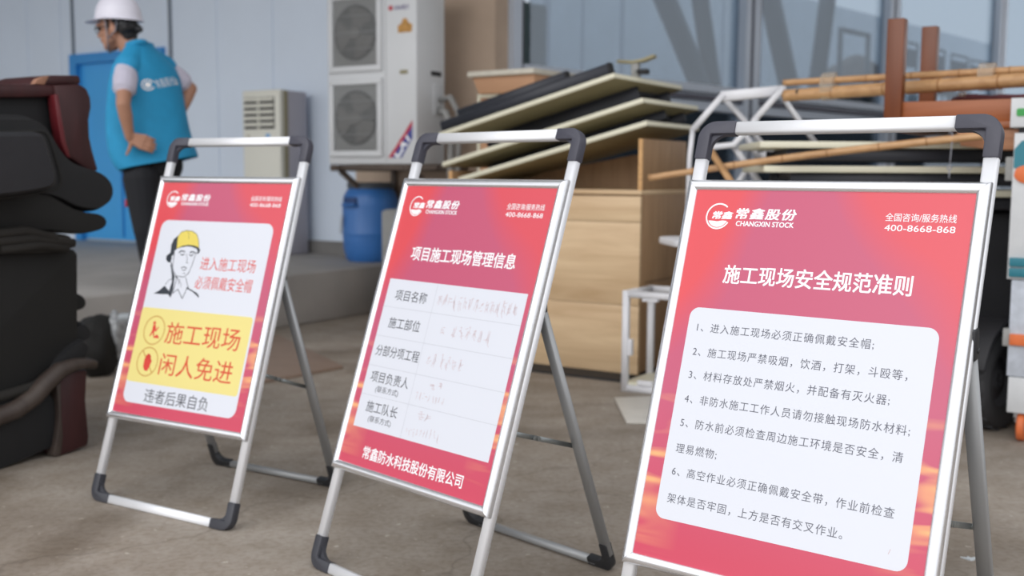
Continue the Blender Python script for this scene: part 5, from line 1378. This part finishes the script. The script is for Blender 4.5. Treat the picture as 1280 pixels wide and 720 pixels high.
# --- tyre leaning behind the trolley, dark cover above
tc_ = at(1241, 472, 4.70)
R_ = 0.225
T = thing('rubber_tyre', 'black rubber tyre standing between the nearest sign leg and the trolley', 'tyre', (tc_.x, 4.70, 0), 0.74)
fr3 = frame((0, 0, R_), (1, 0, 0), (0, 0, 1), (0, -1, 0))
b = bm_new()
lathe(b, [(.125, -.05), (.15, -.062), (.19, -.066), (.215, -.055), (R_, -.03), (R_, .03), (.215, .055), (.19, .066), (.15, .062), (.125, .05), (.125, -.05)], 48, fr3); ty = obj('tyre_carcass', b, M_RUB, T)
b = bm_new()
for k in range(40):
    a = 2 * PI * k / 40; add_box(b, (R_ * math.cos(a), R_ * math.sin(a), .03 * (1 if k % 2 else -1)), (.008, .016, .05), Matrix.Rotation(a, 3, 'Z'))
for v in b.verts: v.co = fr3 @ v.co
for v in b.verts: v.co.z = max(0.0, v.co.z)
obj('tread_block', b, M_RUB, T)
b = bm_new(); lathe(b, [(0, .02), (.04, .03), (.05, .022), (.10, .012), (.122, .035), (.128, .04), (.128, -.04), (0, -.04)], 36, fr3)
for k in range(5):
    a = 2 * PI * k / 5; lathe(b, [(0, .03), (.008, .03), (.008, .018), (0, .018)], 8, fr3 @ Matrix.Translation((.028 * math.cos(a), .028 * math.sin(a), 0)))
obj('wheel_hub', b, mat('dark_wheel_hub', srgb(74, 74, 78), .5), T)
T2 = thing('mudguard', 'dark curved mudguard lying over the rubber tyre', 'mudguard', T.location, T.rotation_euler.z)
b = bm_new()
P = [((R_ + .028) * math.cos(t), (R_ + .028) * math.sin(t)) for t in [math.radians(15 + 150 * k / 14) for k in range(15)]]
Q = [((R_ + .05) * math.cos(t), (R_ + .05) * math.sin(t)) for t in [math.radians(165 - 150 * k / 14) for k in range(15)]]
prism(b, P + Q, -.075, .075, fr3, bev=.005); obj('guard_shell', b, M_TARP, T2)
b = bm_new(); tube(b, [fr3 @ Vector((0, R_ + .03, -.07)), fr3 @ Vector((0, .05, -.085)), fr3 @ Vector((0, 0, -.03))], .008, 8); obj('guard_stay', b, M_DARKM, T2)
# leaf on the floor
lf = atz(1212, 699, 0)
b = bm_new(); prism(b, [(-.022, .012), (-.006, .004), (.0, .016), (.004, .004), (.026, .01), (.008, -.012), (-.004, -.014)], .0, .004); o = obj('paper_scrap', b, M_TAPE, None, loc=lf); tag(o, 'tiny pale paper scrap on the floor behind the nearest sign', 'paper scrap')

# --- things added on the inner ledge, standing in for reflections in the glass
def through(px, py, n): q = onf(px, py, n); s = (q - F0).dot(FD); return s, n, q.z
def rack(px0, px1, pyt, lab, leaning=False):
    s0, n, zt = through(px0, pyt, 2.0); s1, _, _ = through(px1, pyt, 2.0)
    o0 = fpt(s0, -2.0, 2.0)
    T = thing('steel_chair', lab, 'chair', o0, math.atan2(FD.y, FD.x), 'chairs behind the glazing')
    w2, h2 = s1 - s0, zt - 2.0
    for x in (0, w2):
        b = bm_new(); tube(b, [(x, 0, 0), (x, -.02, h2)], .02, 6); obj('leg', b, M_STEEL, T)
        b = bm_new(); tube(b, [(x, .36, 0), (x, .34, h2 * .5)], .02, 6); obj('leg', b, M_STEEL, T)
    b = bm_new(); tube(b, [(0, -.02, h2), (w2, -.02, h2)], .025, 6); add_box(b, (w2 / 2, -.015, h2 * .82), (w2, .02, h2 * .22)); obj('backrest', b, M_INTD, T)
    b = bm_new(); add_box(b, (w2 / 2, .17, h2 * .5), (w2, .4, .05), bev=.01); obj('seat', b, M_INTD, T)
for i, (a_, c_, t_) in enumerate(((1128, 1146, 52), (1164, 1180, 61), (1188, 1209, 68), (1213, 1236, 75))):
    rack(a_, c_, t_, ('tallest grey steel chair behind the glass, right of the front upturned leg', 'grey steel chair behind the glass, right of the back upturned leg', 'grey steel chair behind the glass, third in the row', 'lowest grey steel chair behind the glass, farthest right')[i])
s0, n, zt = through(1051, 34, 2.0); s1, _, _ = through(1086, 34, 2.0)
T = thing('window_sash', 'dark empty window sash leaning behind the glass left of the upturned table', 'window sash', fpt(s0, -2.0, 2.0), math.atan2(FD.y, FD.x))
w2, h2 = s1 - s0, zt - 2.0
for a_, c_ in (((0, 0, 0), (0, 0, h2)), ((w2, 0, 0), (w2, 0, h2))): b = bm_new(); tube(b, [a_, c_], 1, sq=(.07, .06)); obj('stile', b, M_STEEL, T)
for z in (.035, h2 - .035): b = bm_new(); tube(b, [(0.03, 0, z), (w2 - .03, 0, z)], 1, sq=(.06, .07)); obj('cross_rail', b, M_STEEL, T)
s0, n, zt = through(1056, 46, 2.3)
T = thing('covered_bundle', 'brownish wrapped bundle behind the dark window sash', 'bundle', fpt(s0 + .55, -2.4, 2.0))
crumple((0, 0, .5), (.62, .35, .62), 21, 'bundle_wrap', mat('dull_brown_wrap', srgb(120, 112, 108), .8, 0, .2, 5), T)
